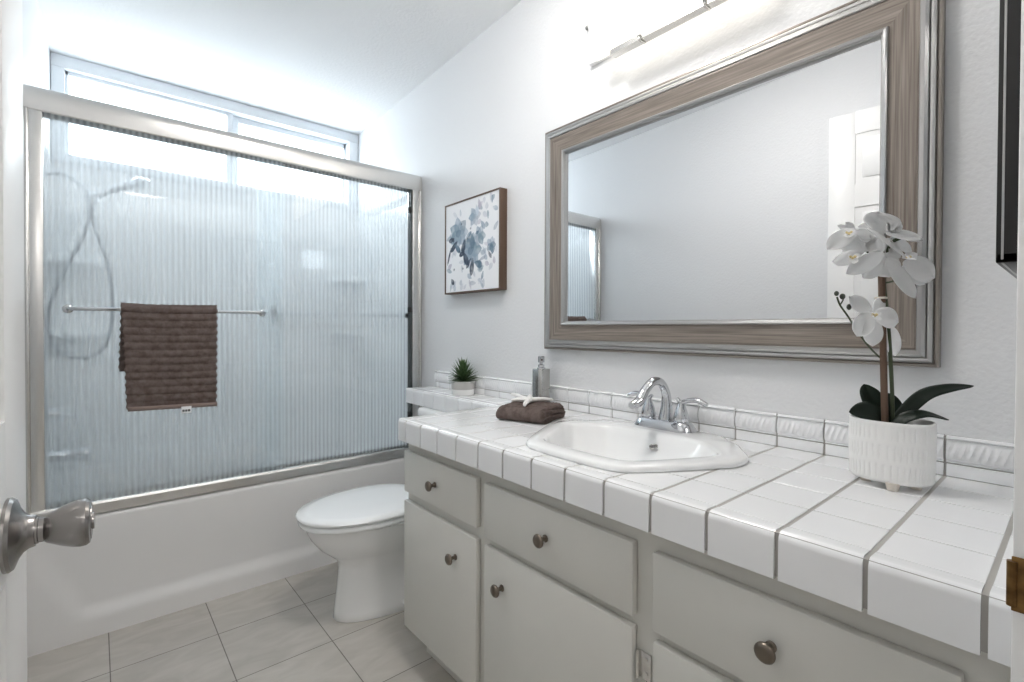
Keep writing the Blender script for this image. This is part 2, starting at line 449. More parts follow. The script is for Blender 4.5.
kn = MB().lathe([(.0135, .020), (.0135, .0235), (.0125, .024), (.0125, .028), (.0145, .030), (.0165, .034), (.0205, .042), (.0235, .050), (.0248, .056), (.0245, .061), (.0225, .0640), (.0190, .0650), (.0183, .0638), (.0170, .0638), (.0165, .0655), (.0090, .0658), (.0088, .0675), (.0001, .0677)],
     (DX, KY, KZ), (1, 0, 0), 40).build('door_knob', M['knobd'], door, 30)
MB().lathe([(.0365, 0), (.0365, .003), (.0345, .006), (.026, .009), (.020, .0125), (.0165, .017), (.0155, .0215), (.0001, .0215)], (DX, KY, KZ), (1, 0, 0), 44).build('rose', M['knobd'], kn, 30)
_h = Vector((DX, DY0, 0)); _q = Matrix.Rotation(-math.radians(3.3), 3, 'Z')
door.rotation_euler = (0, 0, -math.radians(3.3)); door.location = _h - _q @ _h

# ------------------------------------------------------------------ bathtub
tub = thing('bathtub', 'white built-in bathtub behind the sliding glass doors', 'bathtub', (.57, 2.72, 0))
ZR = .445
def apron(u, v):
    x = XL + .002 + u*(XR - XL - .004); z = v*ZR
    dx = min(x - XL, XR - x)
    d0 = .15 - .42*max(0, z-.10)
    sx = ss(d0-.045, d0+.02, dx)
    rz = ss(.060, .120, z) * (1 - ss(.13, .425, z))
    y = YT + .017*sx*rz
    if v > .955: y += .012*((v-.955)/.045)**2
    return (x, y, z)
b = MB()
b.grid(90, 60, apron)
def rr(x0, x1, y0, y1, r, z): return [(x, y, z) for x, y in rect_poly(x0, x1, y0, y1, r, 8)]
b.rings([rr(XL+.002, XR-.002, YT+.012, YB-.002, .004, ZR), rr(-.105, 1.225, YT+.088, YB-.075, .10, ZR),
         rr(-.095, 1.215, YT+.098, YB-.085, .10, ZR-.012), rr(-.075, 1.17, YT+.115, YB-.10, .11, ZR-.14),
         rr(-.03, 1.05, YT+.15, YB-.13, .12, ZR-.31), rr(.02, .98, YT+.20, YB-.18, .10, ZR-.345)], False, True)
b.build('tub_shell', M['tub'], tub, 50)
MB().lathe([(.028, 0), (.028, .003), (.022, .004), (.001, .003)], (.07, YT+.40, ZR-.345)).build('drain', M['chrome'], tub)

# ------------------------------------------------------------------ shower surround
sur = thing('shower_surround', 'white acrylic tub surround with moulded tile lines and corner shelves', 'shower surround', (.57, 3.1, ZR))
sz0, sz1, T = ZR+.002, 1.85, .022
rows = [.50 + .163*k for k in range(9)]
def groove(z, t=.0026):
    d = min(abs(z - r) for r in rows)
    return t*(1 - ss(.0015, .006, d))
def panel_z():
    zs = {sz0, sz1, sz1-.012, sz0+.05}
    for r in rows:
        for k in (-.0065, -.006, -.004, -.0015, 0, .0015, .004, .006, .0065):
            if sz0 < r+k < sz1: zs.add(r+k)
    for k in range(40): zs.add(sz0 + (sz1-sz0)*k/40)
    return sorted(zs)
PZ = panel_z()
def vline(x, lines, t=.002):
    d = min([abs(x-l) for l in lines]+[9]); return t*(1-ss(.002, .009, d))
def surf_panel(pts_fn, us, name):
    b = MB(); L = [[b.bm.verts.new(pts_fn(u, z)) for z in PZ] for u in us]
    for i in range(len(us)-1):
        for j in range(len(PZ)-1): b.bm.faces.new((L[i][j], L[i+1][j], L[i+1][j+1], L[i][j+1]))
    top = [b.bm.verts.new(Vector(pts_fn(u, sz1)) + Vector(backdir[name])*T) for u in us]
    for i in range(len(us)-1): b.bm.faces.new((L[i][-1], L[i+1][-1], top[i+1], top[i]))
    return b.build(name, M['surr'], sur, 60)
backdir = {'back_panel': (0, .9, 0), 'end_panel': (0, 0, 0)}
bl = [.055, .30, .545, .79, 1.10]
us = sorted({XL+.002 + (XR-XL-.004)*k/60 for k in range(61)} | {l+d for l in bl for d in (-.009, -.005, -.002, 0, .002, .005, .009)})
flange = lambda z: .010*ss(sz0+.055, sz0+.035, z) + .012*ss(sz1-.035, sz1-.02, z)
surf_panel(lambda x, z: (x, YB - T + groove(z) + vline(x, [.055, 1.10]) - flange(z), z), us, 'back_panel')
ys = [YT+.075 + (YB-T-YT-.075)*k/40 for k in range(41)]
for sgn in (-1, 1):
    b = MB()
    def fn(y, z): return ((XL + T - groove(z) + flange(z)) if sgn < 0 else (XR - T + groove(z) - flange(z)), y, z)
    L = [[b.bm.verts.new(fn(y, z)) for z in PZ] for y in ys]
    for i in range(len(ys)-1):
        for j in range(len(PZ)-1): b.bm.faces.new((L[i][j], L[i+1][j], L[i+1][j+1], L[i][j+1]))
    wallx = XL+.001 if sgn < 0 else XR-.001
    c = [b.bm.verts.new((wallx, y, sz1)) for y in ys]
    for i in range(len(ys)-1): b.bm.faces.new((L[i][-1], L[i+1][-1], c[i+1], c[i]))
    f0 = [b.bm.verts.new((wallx, ys[0], z)) for z in PZ]
    for j in range(len(PZ)-1): b.bm.faces.new((L[0][j], L[0][j+1], f0[j+1], f0[j]))
    b.build('end_panel', M['surr'], sur, 60)
# corner shelf columns: quarter-round shelves at two heights with a hollow below each
for sgn, cx in ((-1, XL+T), (1, XR-T)):
    for zz in (1.085, 1.42):
        R = .20
        def shelf_ring(r, z):
            pts = [(cx, YB-T+.004, z)]
            for k in range(11):
                a = PI/2*k/10
                pts.append((cx - sgn*r*math.cos(a), YB-T+.004 - r*math.sin(a)*.82, z))
            return pts
        b = MB(); b.rings([shelf_ring(R-.03, zz-.020), shelf_ring(R-.006, zz-.017), shelf_ring(R, zz-.012), shelf_ring(R, zz-.003), shelf_ring(R-.006, zz), shelf_ring(R-.02, zz-.004)])
        b.build('corner_shelf', M['surr'], sur, 50)
# ------------------------------------------------------------------ plumbing in the tub
hs = thing('handheld_shower', 'chrome handheld shower head with hanging hose at the left end of tub', 'shower head', (XL+T, 2.72, 1.74))
MB().lathe([(.030, 0), (.028, .006), (.012, .012)], (XL+T, 2.72, 1.735), (1, 0, 0)).tube(catmull([(XL+T, 2.72, 1.735), (-.10, 2.72, 1.745), (-.05, 2.72, 1.715), (-.02, 2.72, 1.675)]), .010).build('shower_arm', M['chrome'], hs)
MB().lathe([(.016, -.02), (.022, -.015), (.022, .02), (.012, .026)], (-.012, 2.72, 1.66), (.35, 0, -1)).build('holder', M['chrome'], hs)
MB().tube(catmull([(-.022, 2.72, 1.62), (.0, 2.72, 1.665), (.06, 2.72, 1.71), (.12, 2.71, 1.745)]), [.011]*8+[.012]*8+[.016]*9, 12).lathe([(.016, -.02), (.030, -.012), (.042, .0), (.045, .012), (.040, .016), (.001, .017)], (.145, 2.705, 1.752), (.55, -.1, -1)).build('spray_head', M['chrome'], hs)
MB().tube(catmull([(-.018, 2.72, 1.635), (-.03, 2.71, 1.52), (-.09, 2.70, 1.36), (-.145, 2.70, 1.18), (-.130, 2.70, 1.04), (-.055, 2.70, .985), (.025, 2.70, 1.03), (.055, 2.70, 1.18), (.040, 2.70, 1.38), (-.003, 2.715, 1.54), (-.012, 2.72, 1.65)], 10), .0065, 10).build('hose', M['hose'], hs)
sp = thing('tub_spout', 'chrome tub spout low on the left end wall of the tub', 'tub spout', (XL+T, 2.72, .585))
MB().lathe([(.030, 0), (.030, .01), (.026, .02), (.026, .09), (.028, .12), (.026, .140), (.012, .143)], (XL+T, 2.72, .585), (1, 0, 0)).tube([(-.045, 2.72, .57), (-.04, 2.72, .552)], .016).build('spout_body', M['chrome'], sp)
MB().lathe([(.005, 0), (.005, .02), (.009, .022), (.009, .03), (.001, .032)], (-.05, 2.72, .608)).build('diverter_knob', M['chrome'], sp)
vl = thing('shower_valve', 'round chrome shower valve with lever on the left end wall', 'valve', (XL+T, 2.72, .76))
MB().lathe([(.075, 0), (.075, .004), (.06, .012), (.028, .016), (.026, .045), (.02, .05), (.001, .052)], (XL+T, 2.72, .76), (1, 0, 0), 32).build('escutcheon', M['chrome'], vl)
MB().tube([(-.125, 2.72, .76), (-.10, 2.72, .752), (-.065, 2.715, .745)], [.012, .009, .007]).build('lever', M['chrome'], vl)

# ------------------------------------------------------------------ sliding door enclosure
enc = thing('shower_door_frame', 'satin nickel frame of the sliding doors on top of tub', 'door frame', (.57, YT+.035, ZR))
hy = YT
prof = [(hy+.004, 1.846), (hy+.001, 1.850), (hy, 1.858), (hy-.001, 1.880), (hy-.001, 1.900), (hy+.001, 1.912), (hy+.005, 1.921), (hy+.012, 1.928), (hy+.022, 1.932), (hy+.034, 1.933), (hy+.058, 1.931), (hy+.066, 1.922), (hy+.068, 1.905), (hy+.068, 1.846),
        (hy+.064, 1.846), (hy+.064, 1.862), (hy+.008, 1.862), (hy+.008, 1.846)]
MB().prismx(prof, XL+.002, XR-.002).build('header_rail', M['nickel'], enc, 25)
tp = [(hy-.002, ZR), (hy-.002, ZR+.034), (hy+.002, ZR+.042), (hy+.006, ZR+.044), (hy+.010, ZR+.044), (hy+.013, ZR+.030), (hy+.031, ZR+.030), (hy+.033, ZR+.040), (hy+.037, ZR+.040), (hy+.039, ZR+.030), (hy+.058, ZR+.030), (hy+.060, ZR+.048), (hy+.068, ZR+.048), (hy+.070, ZR)]
MB().prismx(tp, XL+.002, XR-.002).build('bottom_track', M['nickel'], enc, 25)
for x0, x1, s in ((XL+.001, -.135, 1), (1.274, XR-.001, -1)):
    b = MB()
    b.box(x0, x1, hy+.004, hy+.066, ZR+.03, 1.85, .004)
    xs = x0 if s > 0 else x1
    b.box(min(xs, xs+s*.014), max(xs, xs+s*.014), hy-.004, hy+.066, ZR+.0, 1.848, .004)
    b.build('jamb_rail', M['nickel'], enc, 30)
MB().box(1.266, 1.274, hy+.012, hy+.040, ZR+.05, 1.846).build('gasket', M['rubber'], enc, 0)
b = MB()
for z in (.66, 1.215, 1.74): b.box(1.258, 1.270, hy+.010, hy+.03, z-.014, z+.014, .002)
b.build('bumper', M['dark'], enc)

def reeded(x0, x1, y0, z0, z1, side):
    # glass sheet: flat on one face, rounded ribs on the other
    t = .005; b = MB(); n = int((x1-x0)/PITCH_R*16)
    def h(x):
        p = (x/PITCH_R) % 1.0
        q = (p-.5)*2
        land = .0
        g = .0004*math.exp(-((abs(q)-1)/.35)**2)
        return land + g
    xs = [x0+(x1-x0)*i/n for i in range(n+1)]
    A = [[b.bm.verts.new((x, y0+side*(t+h(x)), z)) for z in (z0, z1)] for x in xs]
    B = [[b.bm.verts.new((x, y0, z)) for z in (z0, z1)] for x in xs]
    for i in range(n):
        rib = b.bm.faces.new((A[i][0], A[i+1][0], A[i+1][1], A[i][1])); b.bm.faces.new((B[i][0], B[i][1], B[i+1][1], B[i+1][0])).material_index = 1
        b.bm.faces.new((A[i][0], B[i][0], B[i+1][0], A[i+1][0])).material_index = 1; b.bm.faces.new((A[i][1], A[i+1][1], B[i+1][1], B[i][1])).material_index = 1
    b.bm.faces.new((A[0][0], A[0][1], B[0][1], B[0][0])).material_index = 1; b.bm.faces.new((A[-1][0], B[-1][0], B[-1][1], A[-1][1])).material_index = 1
    uv = b.bm.loops.layers.uv.new('UVMap')
    for f in b.bm.faces:
        for lp in f.loops: lp[uv].uv = (lp.vert.co.x/PITCH_R, lp.vert.co.z)
    return b
def sliding(label, x0, x1, y, side, bx0, bx1, by, bz):
    d = thing('sliding_shower_door', label, 'shower door', ((x0+x1)/2, y, ZR+.05))
    gp = reeded(x0, x1, y, ZR+.042, 1.853, 1).build('glass_panel', M['reed'], d, 50); gp.data.materials.append(M['clear'])
    gp.data.polygons.foreach_set('use_smooth', [True]*len(gp.data.polygons))
    b = MB()
    s = -1 if by < y else 1
    ang = [(bx0, y, bz), (bx0+.001, y+s*.030, bz), (bx0+.004, by-s*.012, bz), (bx0+.016, by-s*.003, bz), (bx0+.03, by, bz)]
    ang2 = [(bx1-.03, by, bz), (bx1-.016, by-s*.003, bz), (bx1-.004, by-s*.012, bz), (bx1-.001, y+s*.030, bz), (bx1, y, bz)]
    b.tube(ang+ang2, .0075, 14).lathe([(.015, 0), (.015, .004), (.011, .007)], (bx0, y, bz), (0, s, 0)).lathe([(.015, 0), (.015, .004), (.011, .007)], (bx1, y, bz), (0, s, 0))
    b.build('towel_bar', M['chrome'], d)
    return d
sliding('front ribbed glass sliding door at left with chrome bar holding a brown towel', -.134, .634, YT+.016, 1, -.075, .548, YT-.058, 1.179)
sliding('rear ribbed glass sliding door at right with bar on its inner side', .532, 1.267, YT+.042, 1, .604, 1.262, YT+.100, 1.184)

# ------------------------------------------------------------------ bath towel on the bar
tw = thing('bath_towel', 'brown ribbed bath towel draped over the shower door bar', 'towel', (.216, YT-.058, 1.179))
bx, by, bz = .216, YT-.058, 1.179
def towel_path():
    P = []
    for k in range(161): P.append((by-.024, .815 + (bz-.815)*k/160, 0, -1))
    for k in range(1, 24):
        a = PI*k/24; P.append((by-.021*math.cos(a)-.003*(1-k/24), bz+.021*math.sin(a), math.sin(a), -math.cos(a)))
    for k in range(131): P.append((by+.021, bz-(bz-.955)*k/130, 0, 1))
    return P
TP = towel_path()
arc = [0]
for a, c in zip(TP, TP[1:]): arc.append(arc[-1] + math.hypot(a[0]-c[0], a[1]-c[1]))
def tow(u, v):
    j = min(len(TP)-1, int(round(v*(len(TP)-1)))); y, z, nz, ny = TP[j]
    hang = (bz - z)/(bz-.815)
    front = j < 161
    x0 = .069 + (.014*hang if front else -.012*hang); x1 = .363 - .003*hang
    if not front: x1 -= .004*hang
    x = x0 + (x1-x0)*u
    a = arc[j]
    rib = .0055*(abs(math.sin(PI*a/.0275 + .3)))**.6
    if front and j < 12: rib = .001
    wig = .004*noise.noise((x*5, z*5, 1.3)) + .0018*noise.noise((x*60, a*60, 2))
    dz = .012*(u-.5)*-1*hang if front else 0
    sag = -.004*math.sin(PI*u)*(1-hang)
    return (x + .0022*math.sin(2*PI*a/.0275)*(1 if u > .5 else -1)*(abs(u-.5)*2)**8, y + ny*(rib+wig), z + nz*(rib+wig) + dz*0.8 + sag)
b = MB().grid(70, len(TP)-1, tow)
b.build('towel_cloth', M['towel'], tw, 80, mods=(('SOLIDIFY', dict(thickness=.010, offset=-1)),))
MB().grid(20, 2, lambda u, v: (.085+.277*u, by-.0265-.002*v*(1-v)*4, .811+.004*(.5-u)*2+.014*v)).build('hem', M['hem'], tw, 80, mods=(('SOLIDIFY', dict(thickness=.004, offset=-1)),))
tg = MB().box(.244, .276, by-.0330, by-.0315, .790, .816, .0004).build('care_tag', M['label'], tw)
b = MB()
for k, (a, c) in enumerate(((.247, .254), (.256, .262), (.264, .272))): b.box(a, c, by-.0336, by-.0329, .796, .804)
b.build('tag_print', M['dark'], tg, 0)

# ------------------------------------------------------------------ toilet
to = thing('toilet', 'white two-piece toilet between the tub and vanity', 'toilet', (.9, 1.83, 0))
TY = 1.845
def egg(xt, xb, hw, z, n=44, sq=.0, back=.78, dy=0):
    # xt tip, xb back, hw half width; elongated outline with a blunt back
    L = xb - xt; out = []
    for i in range(n):
        a = 2*PI*i/n; cxm = xt + L*.56
        c, s = math.cos(a), math.sin(a)
        if c < 0: x = cxm + c*(cxm-xt)
        else: x = cxm + abs(c)**back*(xb-cxm)
        y = hw*(abs(s)**.92)*(1 if s > 0 else -1)
        if c > 0: y *= 1 - .10*c
        out.append((x, TY + dy + y, z))
    return out
b = MB()
b.rings([egg(.690, 1.26, .118, 0), egg(.686, 1.26, .120, .004), egg(.690, 1.21, .112, .03), egg(.700, 1.20, .106, .12), egg(.706, 1.19, .106, .195), egg(.700, 1.18, .112, .225),
         egg(.672, 1.17, .128, .250), egg(.632, 1.15, .148, .285), egg(.603, 1.20, .166, .325), egg(.588, 1.20, .176, .355), egg(.582, 1.20, .181, .374), egg(.588, 1.20, .176, .378)])
b.build('bowl', M['porc'], to, 60)
b = MB()
b.rings([egg(.574, 1.05, .180, .381), egg(.564, 1.06, .190, .384), egg(.561, 1.06, .193, .392), egg(.563, 1.06, .191, .400), egg(.570, 1.06, .184, .404)])
b.build('seat', M['plast'], to, 60)
b = MB()
b.rings([egg(.566, 1.06, .186, .4075), egg(.556, 1.065, .196, .410), egg(.553, 1.066, .199, .417), egg(.558, 1.064, .194, .424), egg(.60, 1.05, .165, .429), egg(.70, 1.0, .09, .433)])
b.build('lid', M['plast'], to, 60)
for s in (-1, 1): MB().lathe([(.013, -.02), (.013, .02)], (1.066, TY+s*.075, .408), (0, 1, 0), 14).build('hinge', M['plast'], to)
b = MB(); R4 = lambda x0, x1, hw, r, z: [(x, y, z) for x, y in rect_poly(x0, x1, TY-hw, TY+hw, r, 6)]
b.rings([R4(1.172, 1.31, .17, .03, .386), R4(1.172, 1.315, .18, .03, .42), R4(1.162, 1.318, .198, .03, .70)])
b.build('tank', M['porc'], to, 50)
b = MB()
b.rings([R4(1.158, 1.32, .202, .03, .700), R4(1.150, 1.322, .210, .034, .706), R4(1.150, 1.322, .210, .034, .730), R4(1.156, 1.320, .204, .03, .740), R4(1.172, 1.31, .19, .03, .745)])
b.build('tank_lid', M['porc'], to, 50)
MB().lathe([(.014, 0), (.014, .008), (.006, .010)], (1.164, TY-.15, .64), (-1, 0, 0), 16).tube([(1.155, TY-.15, .64), (1.149, TY-.12, .636), (1.149, TY-.08, .63)], [.006, .005, .006]).build('flush_lever', M['chrome'], to)
for s in (-1, 1): MB().sphere((.93, TY+s*.112, .028), .013, sc=(1, 1, .9)).build('bolt_cap', M['plast'], to)
# ------------------------------------------------------------------ vanity cabinet
XF = .793                                   # face frame plane; doors and drawers stand 18 mm proud of it
va = thing('vanity_cabinet', 'off-white painted vanity cabinet with flat doors and drawers below tiled counter', 'vanity', (1.05, .75, 0))
VY0, VY1, CB = .048, 1.459, .12
b = MB()
st = ((VY0, .10), (.495, .57), (1.005, 1.07), (1.43, VY1))
for a, c in st: b.box(XF, XF+.02, a, c, CB, .748)
for (a0, a1), (c0, c1) in zip(st, st[1:]):
    for z0, z1 in ((CB, .155), (.535, .59), (.70, .748)): b.box(XF, XF+.02, a1, c0, z0, z1)
b.box(XF+.02, XR-.012, VY1-.018, VY1, CB+.018, .748); b.box(XF+.02, XR-.002, VY0, VY1, CB, CB+.018)
b.box(XR-.012, XR-.002, VY0, VY1, CB+.018, .748)
b.box(XF+.07, XF+.088, VY0, VY1-.018, 0, CB-.0005); b.box(XF+.07, XR-.002, VY1-.018, VY1, 0, CB-.0005)
b.build('cabinet_body', M['cab'], va, 0)
def pull(y, z, parent):
    MB().lathe([(.0085, 0), (.0085, .002), (.0055, .004), (.0050, .012), (.0065, .016), (.0135, .019), (.0155, .022), (.0155, .0245), (.0135, .0275), (.0085, .0295), (.001, .030)], (XF-.018, y, z), (-1, 0, 0), 24).build('knob', M['knobm'], parent)
def front(kind, y0, y1, z0, z1, ky=None, kz=None):
    o = MB().box(XF-.018, XF+.0, y0, y1, z0, z1, .0035, 2).build(kind, M['cab'], va, 35)
    if ky: pull(ky, kz, o)
    return o
front('drawer', 1.055, 1.457, .577, .712, 1.263, .644)
front('drawer', .552, 1.020, .566, .709, .788, .639)
front('drawer', .088, .509, .560, .706, .301, .636)
front('door', 1.055, 1.457, .128, .547, 1.152, .465)
d2 = front('door', .552, 1.018, .128, .546, .943, .462)
front('drawer', .088, .507, .385, .541, .307, .47)
front('door', .088, .507, .128, .37, .44, .30)
for hz in (.475, .19):
    b = MB()
    b.box(XF-.003, XF-.0005, .520, .548, hz-.026, hz+.026, .0008); b.tube([(XF-.006, .548, hz-.026), (XF-.006, .548, hz+.026)], .0042, 10)
    b.tube([(XF-.005, .530, hz-.014), (XF-.0015, .530, hz-.014)], .004, 8); b.tube([(XF-.005, .530, hz+.014), (XF-.0015, .530, hz+.014)], .004, 8)
    b.build('hinge', M['nickel'], d2)

# ------------------------------------------------------------------ tiled countertop
ct = thing('tiled_countertop', 'white square-tiled countertop running over vanity and toilet tank', 'countertop', (1.04, 1.1, .748))
ZC, XC = .818, .757
CY0, CY1, BY1 = YF+.003, 1.463, 2.185            # main run and the narrow shelf over the toilet
BX = 1.171
yl = [.0682, .1800, .2890, .3965, .5025, .6085, .7140, .8180, .9210, 1.0230, 1.1240, 1.2230, 1.3200, 1.4155, 1.5215, 1.627, 1.729, 1.825, 1.921, 2.018, 2.116]
xl = [XC, .7935, .898, 1.006, 1.114, 1.222, XR-.0]
SYC = .76
inner = [(.857, SYC-.130), (1.045, SYC-.222), (1.075, SYC-.222), (1.150, SYC-.140), (1.150, SYC+.140), (1.075, SYC+.222), (1.045, SYC+.222), (.857, SYC+.130)]
hole = inner
def poly_parts(x0, x1, y0, y1): return clip_out([(x0, y0), (x1, y0), (x1, y1), (x0, y1)], hole)
b = MB()
for p in poly_parts(XC+.004, XR-.001, CY0, CY1-.004): b.prism(p, .752, ZC-.0012)
b.box(BX+.004, XR-.001, CY1-.004, BY1-.004, .752, ZC-.0012)
b.build('grout_bed', M['grout'], ct, 0)
b = MB()
def tile(x0, x1, y0, y1):
    if x1-x0 < .004 or y1-y0 < .004: return
    cut = any(hole[0][0]-.01 < x < 1.16 for x in (x0, x1)) and y1 > SYC-.24 and y0 < SYC+.24
    if cut:
        for p in poly_parts(x0, x1, y0, y1):
            b.prism(p, ZC-.006, ZC)
    else: b.box(x0, x1, y0, y1, ZC-.006, ZC, .0014, 2)
edges = [CY0] + [y for y in yl if CY0 < y < CY1] + [CY1]
for y0, y1 in zip(edges, edges[1:]):
    g0 = 0 if y0 == CY0 else .0029; g1 = 0 if y1 == CY1 else .0029
    for x0, x1 in zip(xl[1:], xl[2:]): tile(x0+.0015, x1-.0015, y0+g0, y1-g1)
ed2 = [CY1] + [y for y in yl if CY1+.02 < y < BY1] + [BY1]
for y0, y1 in zip(ed2, ed2[1:]):
    for x0, x1 in ((BX+.04, 1.222), (1.222, XR)): tile(x0+.0008, x1-.0008, y0+.0015, y1-.0015)
b.build('field_tile', M['tile'], ct, 18)
# bullnose edge tiles: rounded nose, drop face and a slim top return
def nose(x, z0, xt):
    p = [(x, z0), (x, ZC-.012)]
    for k in range(1, 11):
        a = PI - (PI/2)*k/10; p.append((x+.012+.012*math.cos(a), ZC-.012+.0135*math.sin(a)))
    return p + [(x+.022, ZC+.0008), (xt-.0008, ZC), (xt-.0008, ZC-.006), (x+.010, ZC-.008), (x+.008, z0)]
b = MB()
for y0, y1 in zip(edges, edges[1:]):
    g0 = 0 if y0 == CY0 else .0032; g1 = 0 if y1 == CY1 else .0032
    b.prismy(nose(XC, .748, xl[1]), y0+g0, y1-g1)
for y0, y1 in zip(ed2, ed2[1:]): b.prismy(nose(BX, .748, BX+.04), y0+.0018, y1-.0018)
xs = [XC, .7935+.02, .898, 1.006, 1.114, BX]
for x0, x1 in zip(xs, xs[1:]): b.box(x0+.001, x1-.001, CY1-.007, CY1+.001, .748, ZC, .003)
for x0, x1 in ((BX, 1.25), (1.25, XR-.002)): b.box(x0+.001, x1-.001, BY1-.007, BY1+.001, .748, ZC, .003)
b.build('edge_tile', M['tile'], ct, 30)
b = MB(); b.box(XC+.010, XC+.014, CY0, CY1-.008, .750, ZC-.004); b.box(BX+.010, BX+.014, CY1, BY1-.008, .750, ZC-.004)
b.build('edge_grout', M['grout'], ct, 0)
# backsplash: low flat row under a moulded row with slanting relief
bs_edges = [CY0] + [y for y in yl if CY0 < y < 2.12] + [2.147]
b = MB()
for y0, y1 in zip(bs_edges, bs_edges[1:]):
    b.box(XR-.012, XR-.001, y0+.002, y1-.002, ZC+.001, ZC+.0265, .0018)
    def rel(u, v):
        y = y0+.002 + (y1-y0-.004)*u
        z = ZC+.0285 + .0555*v
        base = .011 + .006*math.sin(PI*min(1, v/.86))*(1 if v < .86 else 0)
        if v > .84: base = .009 + .008*math.sin(PI*(v-.84)/.16)
        if v < .08: base = .010 + .003*math.sin(PI*v/.08)
        a = ss(.14, .20, v)*ss(.80, .74, v)
        r = .0018*a*max(0, math.sin(2*PI*(y/.0120 + 1.5*v)))
        return (XR - base - r, y, z)
    b.grid(44, 26, rel)
    for yy in (y0+.002, y1-.002):
        u = 0 if yy < (y0+y1)/2 else 1
        pr = [rel(u, k/26) for k in range(27)]
        vs = [b.bm.verts.new(p) for p in pr] + [b.bm.verts.new((XR-.001, yy, ZC+.084)), b.bm.verts.new((XR-.001, yy, ZC+.0285))]
        b.bm.faces.new(vs)
    top = [rel(u/44, 1) for u in range(45)]
    b.rings([top, [(XR-.001, p[1], p[2]) for p in top]], False, False, False)
b.build('backsplash', M['tile'], ct, 35)
b = MB(); b.box(XR-.009, XR-.0005, CY0, 2.145, ZC-.001, ZC+.082); b.build('backsplash_grout', M['grout'], ct, 0)

# ------------------------------------------------------------------ sink
sk = thing('bathroom_sink', 'white faceted drop-in sink set in the tiled countertop', 'sink', (1.04, SYC, ZC))
outer = [(.806, SYC-.150), (1.045, SYC-.286), (1.105, SYC-.282), (1.135, SYC-.262), (1.215, SYC-.205), (1.232, SYC-.170), (1.262, SYC-.155), (1.286, SYC-.12),
         (1.286, SYC+.12), (1.262, SYC+.155), (1.232, SYC+.170), (1.215, SYC+.205), (1.135, SYC+.262), (1.105, SYC+.282), (1.045, SYC+.286), (.806, SYC+.150)]
outer = round_poly(outer, 2); innr = round_poly(inner, 2)
C0 = (1.01, SYC); NS = 120
po = polar(outer, C0, NS); pi_ = polar(innr, C0, NS)
def mixp(t, z, sc=1, src=None):
    out = []
    for (ox, oy), (ix, iy) in zip(po, pi_):
        out.append((ox+(ix-ox)*t, oy+(iy-oy)*t, z))
    return out
def scp(k, kx, z, sx=0): return [(C0[0]+sx+(x-C0[0])*kx, SYC+(y-SYC)*k, z) for x, y in pi_]
b = MB()
b.rings([mixp(.06, ZC+.0005), mixp(0, ZC+.003), mixp(-.01, ZC+.008), mixp(.02, ZC+.0125), mixp(.10, ZC+.0150), mixp(.45, ZC+.0165), mixp(.80, ZC+.0165), mixp(.94, ZC+.0145), mixp(1.0, ZC+.008),
         scp(.975, .97, ZC-.006, -.003), scp(.91, .87, ZC-.04, -.014), scp(.80, .73, ZC-.085, -.026), scp(.64, .56, ZC-.116, -.032), scp(.40, .36, ZC-.133, -.034), scp(.12, .13, ZC-.138, -.034)], False, True)
b.build('basin', M['porc'], sk, 60)
MB().lathe([(.024, 0), (.024, .003), (.019, .004), (.016, .001), (.001, .002)], (.976, SYC, ZC-.1375)).build('drain', M['chrome'], sk)
ovn = Vector((-.35, 0, 1)).normalized()
MB().lathe([(.0115, -.004), (.0115, .0005), (.009, .001), (.008, -.0005), (.001, -.0005)], (1.128, SYC-.02, ZC-.014), ovn, 20).build('overflow_ring', M['steel'], sk)

# ------------------------------------------------------------------ faucet
fa = thing('faucet', 'chrome two-handle arched faucet on the back of the sink', 'faucet', (1.228, .770, ZC+.0162))
FX, FY, FZ = 1.228, .770, ZC+.0162
def stad(hx, hy, z, n=10):
    pts = []
    for s in (1, -1):
        for k in range(n+1):
            a = -PI/2*s + PI*k/n*1 + (0 if s > 0 else 0)
            a = (0 + PI*k/n) if s > 0 else (PI + PI*k/n)
            pts.append((FX+hx*math.cos(a), FY + s*(hy-hx) + hx*math.sin(a), z))
    return pts
MB().rings([stad(.033, .094, FZ), stad(.034, .095, FZ+.003), stad(.0315, .091, FZ+.010), stad(.0275, .084, FZ+.021), stad(.025, .079, FZ+.025), stad(.020, .072, FZ+.026)]).build('base_plate', M['chrome'], fa, 40)
top = catmull([(FX+.004, FY, FZ+.018), (FX+.010, FY, FZ+.055), (FX+.006, FY, FZ+.100), (FX-.022, FY, FZ+.132), (FX-.062, FY, FZ+.135), (FX-.098, FY, FZ+.112), (FX-.122, FY, FZ+.088), (FX-.156, FY, FZ+.080)], 8)
n = len(top); rad = []
for i in range(n):
    t = i/(n-1); rad.append(.0195 - .0075*ss(0, .35, t) + .0015*ss(.6, .85, t) - .004*ss(.86, 1, t))
MB().tube(top, rad, 18).build('spout', M['chrome'], fa, 60)
MB().tube([(FX+.027, FY, FZ+.01), (FX+.030, FY, FZ+.062)], .0035, 10).lathe([(.004, 0), (.007, .004), (.007, .012), (.003, .016)], (FX+.030, FY, FZ+.060), n=14).build('lift_rod', M['chrome'], fa)
